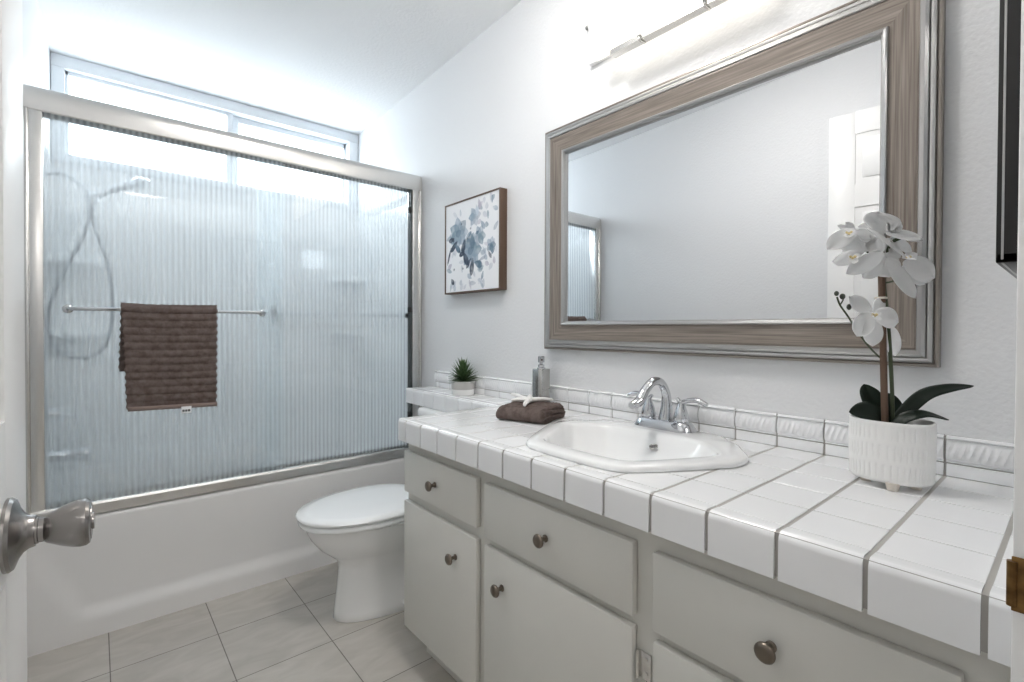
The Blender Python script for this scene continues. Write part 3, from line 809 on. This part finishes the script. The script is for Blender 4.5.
for s in (-1, 1):
    hb = MB().lathe([(.0235, .014), (.0235, .022), (.020, .024), (.0215, .030), (.0185, .045), (.0125, .062), (.0085, .071), (.0075, .078), (.009, .081), (.001, .083)], (FX, FY+s*.0525, FZ+.004), n=26).build('handle', M['chrome'], fa)
    lp = catmull([(FX-.002, FY+s*.040, FZ+.090), (FX, FY+s*.052, FZ+.080), (FX+.002, FY+s*.075, FZ+.087), (FX+.003, FY+s*.100, FZ+.089), (FX+.004, FY+s*.125, FZ+.080)], 7)
    m_ = len(lp)
    MB().tube(lp, [.0058+.0034*math.sin(PI*min(1, i/(m_-1)*.75)) for i in range(m_)], 12, flat=[.8]*m_).build('lever', M['chrome'], hb, 60)

# ------------------------------------------------------------------ wall mirror
MY0, MY1, MZ0, MZ1 = .190, 1.340, 1.039, 1.862
mi = thing('wall_mirror', 'large rectangular mirror in a wide taupe and silver frame above sink', 'mirror', (XR, (MY0+MY1)/2, MZ0))
def frame_mb(prof, y0, y1, z0, z1, xw):
    # prof: (inset from outer edge, height off the wall); mitred at the corners; UV u along, v across
    b = MB(); uv = b.bm.loops.layers.uv.new('UVMap')
    cor = lambda d: [(y0+d, z0+d), (y1-d, z0+d), (y1-d, z1-d), (y0+d, z1-d)]
    for k in range(4):
        for (d0, h0), (d1, h1) in zip(prof, prof[1:]):
            a, c = cor(d0), cor(d1); j = (k+1) % 4
            P = [(a[k], h0), (a[j], h0), (c[j], h1), (c[k], h1)]
            vs = [b.bm.verts.new((xw-h, p[0], p[1])) for p, h in P]
            f = b.bm.faces.new(vs)
            for lp, (p, h) in zip(f.loops, P):
                u = p[0] if k % 2 == 0 else p[1]
                q = (d0 if h == h0 and lp.vert in vs[:2] else d1)
                lp[uv].uv = (u + k*7.3, (d0 if lp.vert in vs[:2] else d1) + k*.31)
    bmesh.ops.remove_doubles(b.bm, verts=b.bm.verts[:], dist=1e-6)
    return b
yy = (MY0, MY1, MZ0, MZ1, XR-.0005)
frame_mb([(.000, 0), (.000, .020), (.002, .023), (.006, .024), (.008, .021)], *yy).build('outer_edge', M['bronze'], mi, 25, recalc=True)
frame_mb([(.008, .021), (.010, .026), (.014, .028), (.018, .027), (.019, .024), (.021, .029), (.027, .033), (.034, .033), (.036, .029)], *yy).build('silver_moulding', M['silver'], mi, 25)
frame_mb([(.036, .029), (.040, .030), (.060, .025), (.080, .021), (.090, .021)], *yy).build('frame', M['grain'], mi, 25)
frame_mb([(.090, .021), (.091, .026), (.094, .028), (.099, .026), (.101, .021), (.103, .021), (.105, .010)], *yy).build('inner_bead', M['silver'], mi, 25)
MB().box(XR-.012, XR-.0005, MY0+.095, MY1-.095, MZ0+.095, MZ1-.095).build('mirror_pane', M['mirror'], mi, 0)

# ------------------------------------------------------------------ vanity light
vt = thing('vanity_light', 'lit vanity light bar with white glass shade and nickel rail above mirror', 'wall lamp', (XR, .76, 2.03))
MB().box(XR-.022, XR-.0005, .39, 1.13, 2.033, 2.185, .006).build('back_plate', M['trim'], vt)
sp_ = [(XR-.022, 2.045), (XR-.05, 2.015), (XR-.080, 1.990), (XR-.086, 1.995), (XR-.096, 2.05), (XR-.098, 2.11), (XR-.092, 2.165), (XR-.075, 2.205), (XR-.05, 2.225), (XR-.022, 2.230)]
MB().prismy(sp_, .48, 1.04).build('glass_shade', M['lamp'], vt, 40)
MB().prismy([(XR-.100, 1.974), (XR-.070, 1.974), (XR-.070, 1.978), (XR-.076, 1.990), (XR-.100, 1.990)], .55, .972).build('rail', M['nickel'], vt, 20)
for y in (.862, .659):
    MB().tube([(XR-.02, y, 2.04), (XR-.06, y, 1.996), (XR-.074, y, 1.972), (XR-.096, y, 1.970), (XR-.103, y, 1.974), (XR-.103, y, 1.994)], .0035, 8).sphere((XR-.104, y, 1.984), .006).build('bracket', M['nickel'], vt)
for y in (.384, 1.138): MB().lathe([(.010, 0), (.010, .004), (.006, .008), (.001, .012)], (XR-.012, y, 2.17), (0, 1 if y > .7 else -1, 0), 14).build('end_screw', M['nickel'], vt)

# ------------------------------------------------------------------ framed floral picture
PY0, PY1, PZ0, PZ1, PX = 1.590, 2.014, 1.280, 1.708, 1.29
pc = thing('framed_picture', 'square blue floral watercolour print in dark wood frame on the wall', 'picture', (XR, 1.80, PZ0))
b = MB(); fw = .007
b.box(PX-.002, XR-.0005, PY0, PY0+fw, PZ0, PZ1, .0008); b.box(PX-.002, XR-.0005, PY1-fw, PY1, PZ0, PZ1, .0008)
b.box(PX-.002, XR-.0005, PY0+fw, PY1-fw, PZ0, PZ0+fw, .0008); b.box(PX-.002, XR-.0005, PY0+fw, PY1-fw, PZ1-fw, PZ1, .0008)
b.build('frame', M['walnut'], pc, 30)
NG = 150
def paint():
    W = [[(.86, .87, .89) for _ in range(NG+1)] for _ in range(NG+1)]
    rnd = random.Random(11)
    def dab(cx, cy, l, wd, ang, col, al):
        ca, sa = math.cos(ang), math.sin(ang); R = max(l, wd)*1.1
        for i in range(max(0, int((cx-R)*NG)), min(NG, int((cx+R)*NG)+1)+1):
            if i > NG: break
            for j in range(max(0, int((cy-R)*NG)), min(NG, int((cy+R)*NG)+1)+1):
                if j > NG: break
                x, y = i/NG-cx, j/NG-cy
                a, c = x*ca+y*sa, -x*sa+y*ca
                t = a/l
                if abs(t) >= 1: continue
                wl = wd*(1-t*t)**.8*(1-.35*t)
                d = abs(c)/max(wl, 1e-5)
                if d < 1:
                    k = al*ss(1, .8, d)*(.85+.4*noise.noise((i*.12, j*.12, cx*9))+.2*d)
                    k = max(0, min(1, k)); o = W[i][j]
                    W[i][j] = tuple(o[q]*(1-k)+col[q]*k for q in range(3))
    pal = [(.28, .36, .45), (.11, .18, .25), (.030, .050, .085), (.42, .46, .53), (.50, .48, .56), (.20, .29, .36)]
    for k in range(85):                              # pale loose leaves
        dab(rnd.uniform(.04, .96), rnd.uniform(.04, .96), rnd.uniform(.035, .065), rnd.uniform(.018, .032), rnd.uniform(0, 6.3), rnd.choice([pal[3], pal[4], (.60, .62, .68), pal[0], pal[5]]), rnd.uniform(.4, .85))
    def bloom(cx, cy, r, cols, n):
        for k in range(n):
            a = 2*PI*k/n + rnd.uniform(-.2, .2)
            dab(cx+math.cos(a)*r*.55, cy+math.sin(a)*r*.55, r*.60, r*.50, a, rnd.choice(cols), rnd.uniform(.55, .9))
        dab(cx, cy, r*.35, r*.28, .4, cols[-1], .7)
    bloom(.26, .66, .165, [pal[0], pal[5], pal[1]], 7)
    bloom(.50, .44, .175, [pal[0], pal[5], pal[1]], 8)
    bloom(.66, .58, .10, [pal[3], pal[0], pal[5]], 6)
    bloom(.57, .80, .10, [(.60, .68, .76), pal[3], pal[0]], 6)
    bloom(.86, .46, .075, [pal[0], pal[1]], 5)
    for cx, cy, l, wd, a in ((.17, .52, .09, .035, .7), (.24, .49, .08, .035, 2.4), (.36, .50, .085, .04, 1.2), (.40, .36, .09, .045, 2.1), (.52, .26, .10, .04, 1.4), (.64, .28, .075, .045, 2.8), (.33, .42, .06, .03, .3),
                             (.07, .42, .11, .018, 1.2), (.12, .60, .06, .03, .2), (.62, .62, .03, .02, .5), (.45, .30, .06, .03, .9), (.14, .12, .045, .03, 2.3), (.90, .40, .05, .02, 1.0), (.84, .36, .05, .02, 2.2)):
        dab(cx, cy, l, wd, a, pal[2] if rnd.random() < .8 else pal[1], 1.0)
    for k in range(9): dab(rnd.uniform(.08, .6), rnd.uniform(.2, .85), .016, .014, 0, pal[2], .8)
    return W
Wc = paint()
b = MB(); cl = b.bm.verts.layers.float_color.new('Col')
gy0, gy1, gz0_, gz1_ = PY0+fw, PY1-fw, PZ0+fw, PZ1-fw
L = []
for i in range(NG+1):
    r_ = []
    for j in range(NG+1):
        v = b.bm.verts.new((PX+.0015, gy1-(gy1-gy0)*i/NG, gz0_+(gz1_-gz0_)*j/NG)); v[cl] = (*Wc[i][j], 1); r_.append(v)
    L.append(r_)
for i in range(NG):
    for j in range(NG): b.bm.faces.new((L[i][j], L[i][j+1], L[i+1][j+1], L[i+1][j]))
ring = [L[0][0], L[NG][0], L[NG][NG], L[0][NG]]
bk = [b.bm.verts.new((XR-.001, v.co.y, v.co.z)) for v in ring]
b.bm.faces.new(bk)
b.build('canvas', M['canvas'], pc, 30)

# ------------------------------------------------------------------ black frame on the wall beside the doorway
bf = thing('framed_mirror', 'narrow edge of a black framed mirror on the wall beside the doorway', 'mirror', (1.04, YF, 1.2))
b = MB(); X0, X1, Z0, Z1 = .85, 1.22, 1.199, 1.86
yo = YF+.0285
for (x0, x1, z0, z1) in ((X0, X0+.012, Z0, Z1), (X1-.012, X1, Z0, Z1), (X0, X1, Z0, Z0+.012), (X0, X1, Z1-.012, Z1)): b.box(x0, x1, YF+.0005, yo, z0, z1, .0015)
b.build('frame', M['black'], bf)
b = MB()
for (x0, x1, z0, z1) in ((X0-.0008, X0+.004, Z0+.004, Z1-.004), (X0+.004, X1-.004, Z0-.0008, Z0+.004)): b.box(x0, x1, YF+.0215, YF+.0238, z0, z1, .0003)
b.build('silver_inlay', M['silver'], bf)
MB().box(X0+.012, X1-.012, YF+.006, YF+.012, Z0+.012, Z1-.012).build('mirror_pane', M['mirror'], bf, 0)

# ------------------------------------------------------------------ soap dispenser
so = thing('soap_dispenser', 'square brushed steel soap dispenser behind the folded towel on counter', 'soap dispenser', (1.262, 1.31, ZC))
def sq(h, r, z): return [(x, y, z) for x, y in rect_poly(1.262-h, 1.262+h, 1.31-h, 1.31+h, r, 5)]
MB().rings([sq(.026, .014, ZC), sq(.0275, .015, ZC+.002), sq(.0275, .015, ZC+.147), sq(.0265, .014, ZC+.149)]).build('bottle', M['steel'], so, 30)
MB().lathe([(.016, .148), (.016, .153), (.012, .155), (.012, .164), (.006, .166), (.006, .172), (.0125, .173), (.0125, .194), (.010, .196)], (1.262, 1.31, ZC), n=22).tube([(1.262, 1.31, ZC+.187), (1.245, 1.29, ZC+.187), (1.238, 1.282, ZC+.184)], [.005, .0045, .004], 10).build('pump', M['chrome'], so, 30)

# ------------------------------------------------------------------ folded washcloth with starfish
ft = thing('folded_towel', 'brown washcloth folded into a small stack on counter with starfish on top', 'towel', (1.105, 1.19, ZC))
ax = Vector((.05, -.16, 0)).normalized(); ay = Vector((.16, .05, 0)).normalized()     # along the front, and back from it
o0 = Vector((.988, 1.238, ZC+.001)); LW, LD = .168, .165
def cloth_roll(z0, z1, d0, d1, seed):
    # one folded layer: a flattened loop profile in (depth, height), swept along the front edge
    prof = []
    h = (z1-z0)/2; zc_ = (z0+z1)/2
    for k in range(9):
        a = PI/2 + PI*k/8; prof.append((d0 + h + h*math.cos(a), zc_ + h*math.sin(a)))
    for k in range(1, 12): prof.append((d0+h+(d1-d0-2*h)*k/12, z0))
    for k in range(9):
        a = -PI/2 + PI*k/8; prof.append((d1 - h + h*math.cos(a), zc_ + h*math.sin(a)))
    for k in range(1, 12): prof.append((d1-h-(d1-d0-2*h)*k/12, z1))
    rs = []
    N = 40
    for i in range(N+1):
        t = i/N; e = min(1, min(t, 1-t)*14); e = .72+.28*math.sqrt(e)
        r = []
        for d, z in prof:
            p = o0 + ax*(LW*t) + ay*d + Vector((0, 0, z0+(z-z0)*e))
            nz_ = noise.noise((p.x*45, p.y*45, p.z*45+seed))*.0024 + noise.noise((p.x*160, p.y*160, p.z*160+seed))*.0013
            rib = .0013*math.sin(2*PI*t*14)
            p += Vector((-ay.x*.4, -ay.y*.4, .9))*(nz_+rib if z > z0+.003 else 0)
            r.append(p)
        rs.append(r)
    return rs
def folded():
    rs = cloth_roll(.0, .046, .0, LD, 5); N = len(rs)-1
    out = []
    for i, r in enumerate(rs):
        t = i/N; e = ss(.93, 1, t)
        out.append([p + ax*(e*.0045*math.sin((p.z-ZC)*2*PI/.0155 + 2.2*(p - o0).dot(ay)*18)) + Vector((0, 0, .004*ss(.02, .12, (p-o0).dot(ay))*min(1, (p.z-ZC)/.04))) for p in r])
    return out
fm = MB().rings(folded()).build('cloth', M['towel'], ft, 70)
for k in range(2):
    zz = ZC + .015 + .0155*k
    MB().tube(catmull([o0+ax*(LW-.002)+ay*d+Vector((0, 0, zz-ZC+.004*math.sin(d*30+k))) for d in (.012, .05, .09, .13, LD-.008)], 5), .0058, 8).build('fold', M['towel'], ft, 70)
sf_c = o0 + ax*.095 + ay*.070 + Vector((0, 0, .0525))
sf_c = Vector((1.100, 1.207, ZC+.0570))
sb = MB()
for k, (tx, ty, tz) in enumerate(((1.132, 1.345, .010), (1.050, 1.235, .001), (1.020, 1.128, -.006), (1.190, 1.150, .002), (1.175, 1.275, .004))):
    d = Vector((tx, ty, sf_c.z+tz)) - sf_c; d *= min(1, .088/d.length) if k else .80; side = Vector((-d.y, d.x, 0)).normalized()
    P = [sf_c + d*t + side*(.005*math.sin(2.6*t+k)) + Vector((0, 0, .004*math.sin(PI*t))) for t in (0, .2, .4, .6, .8, .95, 1)]
    sb.tube(P, [.0115, .0108, .0098, .0088, .0075, .0055, .002], 12, flat=[.75]*7)
sb.sphere(sf_c, .013, sc=(1, 1, .62))
star = sb.build('starfish', M['star'], None, 70, mods=(('REMESH', dict(mode='VOXEL', voxel_size=.0014, use_smooth_shade=True)),))
tag(star, 'white five-armed starfish lying on the folded brown towel', 'starfish')

# ------------------------------------------------------------------ little succulent
PCX, PCY = 1.258, 1.812
su = thing('potted_succulent', 'small spiky green succulent in a grey and white pot on the counter end', 'plant', (PCX, PCY, ZC))
po_ = MB().lathe([(.048, .0005), (.050, .003), (.051, .026)], (PCX, PCY, ZC), n=36).build('pot', M['pot'], su)
MB().lathe([(.0512, .026), (.0522, .030), (.0525, .060), (.0505, .062), (.0485, .060), (.048, .052), (.001, .052)], (PCX, PCY, ZC), n=36, cap0=False).build('pot_band', M['conc'], po_)
b = MB(); rnd = random.Random(4)
def spike(b, base, d, ln, wd, bend):
    d = d.normalized(); side = d.cross(Vector((0, 0, 1)))
    side = side.normalized() if side.length > .01 else Vector((1, 0, 0)); nrm = side.cross(d).normalized()
    P = []
    for i in range(7):
        t = i/6; c = base + d*(ln*t) + nrm*(bend*t*t)
        wv = wd*(math.sin(PI*min(1, .22+t*.78))**.8)*(1-t*.35) + .0002
        P.append([c+side*wv, c-nrm*wv*.45, c-side*wv, c+nrm*wv*.25])
    b.rings(P)
for k in range(110):
    g = k/110; a = k*2.39996; el = .05 + 1.45*g**.95
    d = Vector((math.cos(a)*math.cos(el), math.sin(a)*math.cos(el), math.sin(el)))
    spike(b, Vector((PCX, PCY, ZC+.056+.03*g)) + d*.006, d, rnd.uniform(.064, .080)*(1 if g < .75 else 1.08), .0062, -.006)
b.build('leaves', M['succ'], su, 60)
# ------------------------------------------------------------------ potted orchid
OX, OY, OA, OB, OZ0, OZ1 = 1.163, .238, .067, .050, .8305, .943
orc = thing('potted_orchid', 'white orchid in a textured oval white pot on the counter', 'plant', (OX, OY, ZC))
def pot_pt(a, v):
    s = .93 + .07*math.sin(PI*min(1, .18+v*.5)) 
    if v < .06: s -= .06*(1-v/.06)**2
    rowh = 1/3.0
    k = int(min(2, max(0, (v-.02)/.96*3))); fr = ((v-.02)/.96*3) - k
    env = ss(.06, .25, fr)*ss(.96, .78, fr) if .03 < v < .97 else 0
    ph = 46*a/(2*PI) + .5*k
    dim = -.0012*env*ss(.45, .95, math.cos(2*PI*ph))
    ca, sa = math.cos(a), math.sin(a)
    e = lambda q: math.copysign(abs(q)**.86, q)
    return (OX + (OB*s+dim)*e(ca), OY + (OA*s+dim)*e(sa), OZ0 + (OZ1-OZ0)*v)
b = MB(); NA = 46*8
rs = [[pot_pt(2*PI*i/NA, j/48) for i in range(NA)] for j in range(49)]
rim = rs[-1]
def shrink(k, z): return [(OX+(p[0]-OX)*k, OY+(p[1]-OY)*k, z) for p in rim]
rs += [shrink(.99, OZ1+.0015), shrink(.955, OZ1+.0015), shrink(.935, OZ1-.003), shrink(.93, OZ1-.016)]
b.rings(rs, True, False)
pot = b.build('pot', M['pot'], orc, 60)
for fx, fy in ((-.040, -.012), (.040, .012), (-.004, .038), (.004, -.038)):
    MB().lathe([(.0085, -.0125), (.0120, .002)], (OX+fx, OY+fy, OZ0), n=16).build('foot', M['clay'], pot)
MB().grid(12, 24, lambda u, v: (OX+OB*.90*u*math.cos(2*PI*v), OY+OA*.90*u*math.sin(2*PI*v), OZ1-.010+.004*noise.noise((u*9*math.cos(2*PI*v), u*9*math.sin(2*PI*v), 3))+.004*(1-u))).build('soil', M['soil'], orc, 80)
def at(u, v, off=0.0):
    # a point seen at (u, v) in the photograph, on the upright plane through the pot (off metres behind it)
    d = _F + _R*((u-512)/FPX) + _U*((PPY-v)/FPX)
    P0 = Vector((OX-.01, OY+.01, .95))
    t = ((P0 - Vector((0, 0, EYE))).dot(_F) + off)/d.dot(_F)
    return Vector((0, 0, EYE)) + d*t
MB().tube([at(885, 429), at(883, 345), at(881, 258), at(880, 243)], .0058, 9).build('stake', M['stake'], orc)
main_stem = catmull([at(893, 430), at(892, 390, .004), at(890, 350, .003), at(887, 312, .0), at(884, 285, .006), at(884, 262, .006), at(890, 244, 0), at(900, 238, -.005)], 6)
MB().tube(main_stem, .0034, 9).build('stem', M['stem'], orc)
MB().tube(catmull([at(885, 362, .006), at(872, 350, .004), at(860, 335, .0), at(847, 315, 0), at(840, 305, 0), at(837, 297, 0)], 6), .0017, 8).tube(catmull([at(840, 305), at(843, 300), at(843, 296)], 4), .0013, 7).build('bud_stem', M['stem'], orc)
for (u, v, r) in ((836.5, 293.5, .0042), (842.5, 296.5, .0050)): MB().sphere(at(u, v), r, 12, 8, (1, 1, 1.15)).build('bud', M['bud'], orc)
b = MB(); q = at(849, 307); b.sphere(q, .0078, 12, 8, (.9, .5, .75)); b.build('bud', M['bud'], orc)
MB().tube(catmull([at(884, 283, .006), at(890, 282), at(898, 279), at(904, 272)], 4), .0016, 7).build('flower_stalk', M['stem'], orc)
MB().tube(catmull([at(884, 262, .006), at(872, 255), at(864, 250)], 4), .0016, 7).build('flower_stalk', M['stem'], orc)
MB().tube(catmull([at(887, 312), at(880, 310), at(875, 312, -.004)], 4), .0016, 7).build('flower_stalk', M['stem'], orc)
b = MB()
q = at(881, 298); b.box(q.x-.008, q.x+.008, q.y-.009, q.y+.009, q.z-.002, q.z+.002, .001)
b.build('tie', M['clay'], orc)

def petal(b, c, d, nrm, ln, wd, cup, droop, ruffle=.0, tipw=1.0):
    d = d.normalized(); nrm = (nrm - d*nrm.dot(d)).normalized(); side = d.cross(nrm)
    def fn(u, v):
        t = v; s = (u-.5)*2
        pr = (math.sin(PI*t**1.12))**.55 if 0 < t < 1 else 0
        pr = max(pr, .10*(1-t)); wv = wd*pr*.5*tipw
        p = c + d*(ln*t) + side*(s*wv)
        p += nrm*(cup*s*s*pr*.5 - droop*t*t + ruffle*math.sin(5*s+7*t)*t)
        return p
    b.grid(8, 10, fn)
def pet(b, u0, v0, u1, v1, w, o0=0, o1=0, tilt=(0, 0), cup=.10, droop=.06):
    # one petal from its base to its tip; w its width; tilt leans the blade right / up of facing the room
    p, q = at(u0, v0, o0), at(u1, v1, o1); d = q - p; ln = d.length; wm = w*.00192
    petal(b, p, d, -_F + _R*tilt[0] + _U*tilt[1], ln, wm, cup*wm, droop*ln, .03*wm)
def flower(petals, lip=None):
    b = MB()
    for a in petals: pet(b, *a)
    fl = b.build('flower', M['petal'], orc, 80, mods=(('SUBSURF', dict(levels=1, render_levels=1)), ('SOLIDIFY', dict(thickness=.0007, offset=0))))
    if lip:
        u, v, off, fx, fy = lip; c = at(u, v, off); base = (-_F + _R*fx + _U*fy).normalized()
        upv = (_U - base*base.dot(_U)).normalized(); rt = upv.cross(base)
        b = MB()
        petal(b, c, (-upv + base*.8), upv, .017, .016, .006, -.004)
        for sg in (-1, 1): petal(b, c, (rt*sg*.8 + base*.6 + upv*.3), -rt*sg, .013, .011, .004, 0)
        lp = b.build('lip', M['petal'], fl, 80, mods=(('SOLIDIFY', dict(thickness=.0006, offset=0)),))
        b = MB()
        for k, (x, y) in enumerate(((0, 0), (-.0035, .002), (.0035, .002))): b.sphere(c + base*.004 + rt*x + upv*y, .0026, 8, 6)
        b.build('lip_heart', M['lip'], lp)
# left flower, turned sideways
flower([(856, 229, 828, 248, 19, -.012, -.022, (-.5, .3)), (852, 232, 838, 225, 9, -.008, -.004, (0, .6)), (854, 230, 846, 222, 9, -.004, .0, (0, .5)),
        (856, 231, 872, 239, 16, -.010, -.014, (.2, .3)), (855, 232, 846, 252, 14, -.006, -.004, (-.3, 0))], (849, 234, -.016, -.7, .1))
# flower in the middle of the cluster, open to the room
flower([(862, 254, 834, 262, 15, -.022, -.030, (-.2, -.4)), (864, 252, 840, 243, 20, -.016, -.018, (-.2, .3)), (866, 250, 884, 238, 22, -.014, -.012, (.2, .4)),
        (866, 252, 862, 232, 22, -.012, -.008, (0, .4)), (866, 255, 884, 262, 18, -.016, -.014, (.2, -.2))], (852, 258, -.032, -.35, -.1))
# top flower
flower([(880, 234, 880, 211, 36, .004, .012, (0, .8), .2), (874, 230, 858, 226, 13, .004, .010, (-.2, .7)), (886, 230, 898, 224, 11, .002, .006, (.3, .5)),
        (866, 228, 908, 255, 13, -.012, -.024, (.3, .9)), (882, 232, 872, 244, 16, .0, -.004, (0, .2))])
# flower turned to the right
flower([(886, 234, 924, 237, 19, -.002, -.008, (-.1, .9)), (890, 238, 913, 251, 15, -.002, -.002, (.4, .2)), (888, 232, 902, 222, 12, .002, .006, (.3, .6)), (888, 238, 886, 254, 16, .0, .0, (0, 0))])
# lower right flower
flower([(903, 262, 936, 277, 33, -.010, -.026, (-.25, .65), .12), (885, 258, 918, 298, 15, -.020, -.030, (-.3, .3)), (902, 258, 918, 253, 8, -.010, -.008, (.3, .8)), (900, 258, 890, 246, 12, -.006, .0, (0, .4)),
        (902, 266, 926, 284, 16, -.008, -.012, (.3, .0))], (907, 259, -.018, .3, .5))
# petals hanging at the front of the cluster
flower([(884, 253, 848, 273, 17, -.026, -.034, (-.1, .3)), (883, 256, 890, 277, 24, -.014, -.016, (-.4, .3)), (882, 258, 864, 278, 18, -.016, -.018, (-.1, 0)), (884, 254, 900, 262, 12, -.014, -.016, (.2, .3))])
# single low flower
flower([(872, 315, 850, 296, 17, -.012, -.008, (-.2, .4)), (870, 312, 858, 336, 20, -.014, -.022, (-.3, 0)), (871, 316, 874, 346, 21, -.014, -.022, (0, -.1)), (873, 314, 899, 322, 24, -.014, -.026, (-.2, .5), .2), (874, 312, 884, 298, 12, -.010, -.004, (.2, .4))],
       (873, 316, -.020, .1, .1))
flower([(888, 324, 897, 356, 20, .002, .004, (.2, 0))])

def leaf(pts, wid, normal, fold=.25):
    P = catmull(pts, 6); n = len(P); b = MB(); Nn = Vector(normal).normalized(); L = []
    for i, p in enumerate(P):
        t = i/(n-1); tg = (P[min(i+1, n-1)]-P[max(i-1, 0)]).normalized()
        sd = tg.cross(Nn).normalized(); up = sd.cross(tg)
        wv = wid*(math.sin(PI*min(1, .10+.90*t))**.65)*(1 if t < .97 else .4)
        L.append([p + sd*(wv*s) + up*(wv*fold*abs(s)) for s in (-1, -.66, -.33, 0, .33, .66, 1)])
    b.rings(L, False, False, False)
    b.build('leaf', M['leafd'], orc, 80, mods=(('SOLIDIFY', dict(thickness=.0016, offset=0)),))
view = -_F
leaf([at(890, 430, .0), at(878, 412, .012), at(868, 394, .020), at(864, 384, .026)], .022, view+_U*.2)
leaf([at(892, 430, .004), at(893, 415, .016), at(888, 402, .026), at(880, 394, .030)], .021, view)
leaf([at(888, 424, .004), at(874, 415, .006), at(862, 411, .008), at(849, 412, .008)], .0200, view+_U*.25)
leaf([at(888, 430, .006), at(905, 412, .0), at(925, 395, -.012), at(950, 388, -.020), at(974, 386, -.022)], .013, view*.7+_U*.9, .12)
leaf([at(890, 428, -.010), at(905, 418, -.020), at(925, 414, -.024), at(949, 420, -.026)], .013, view*.45+_U, .1)
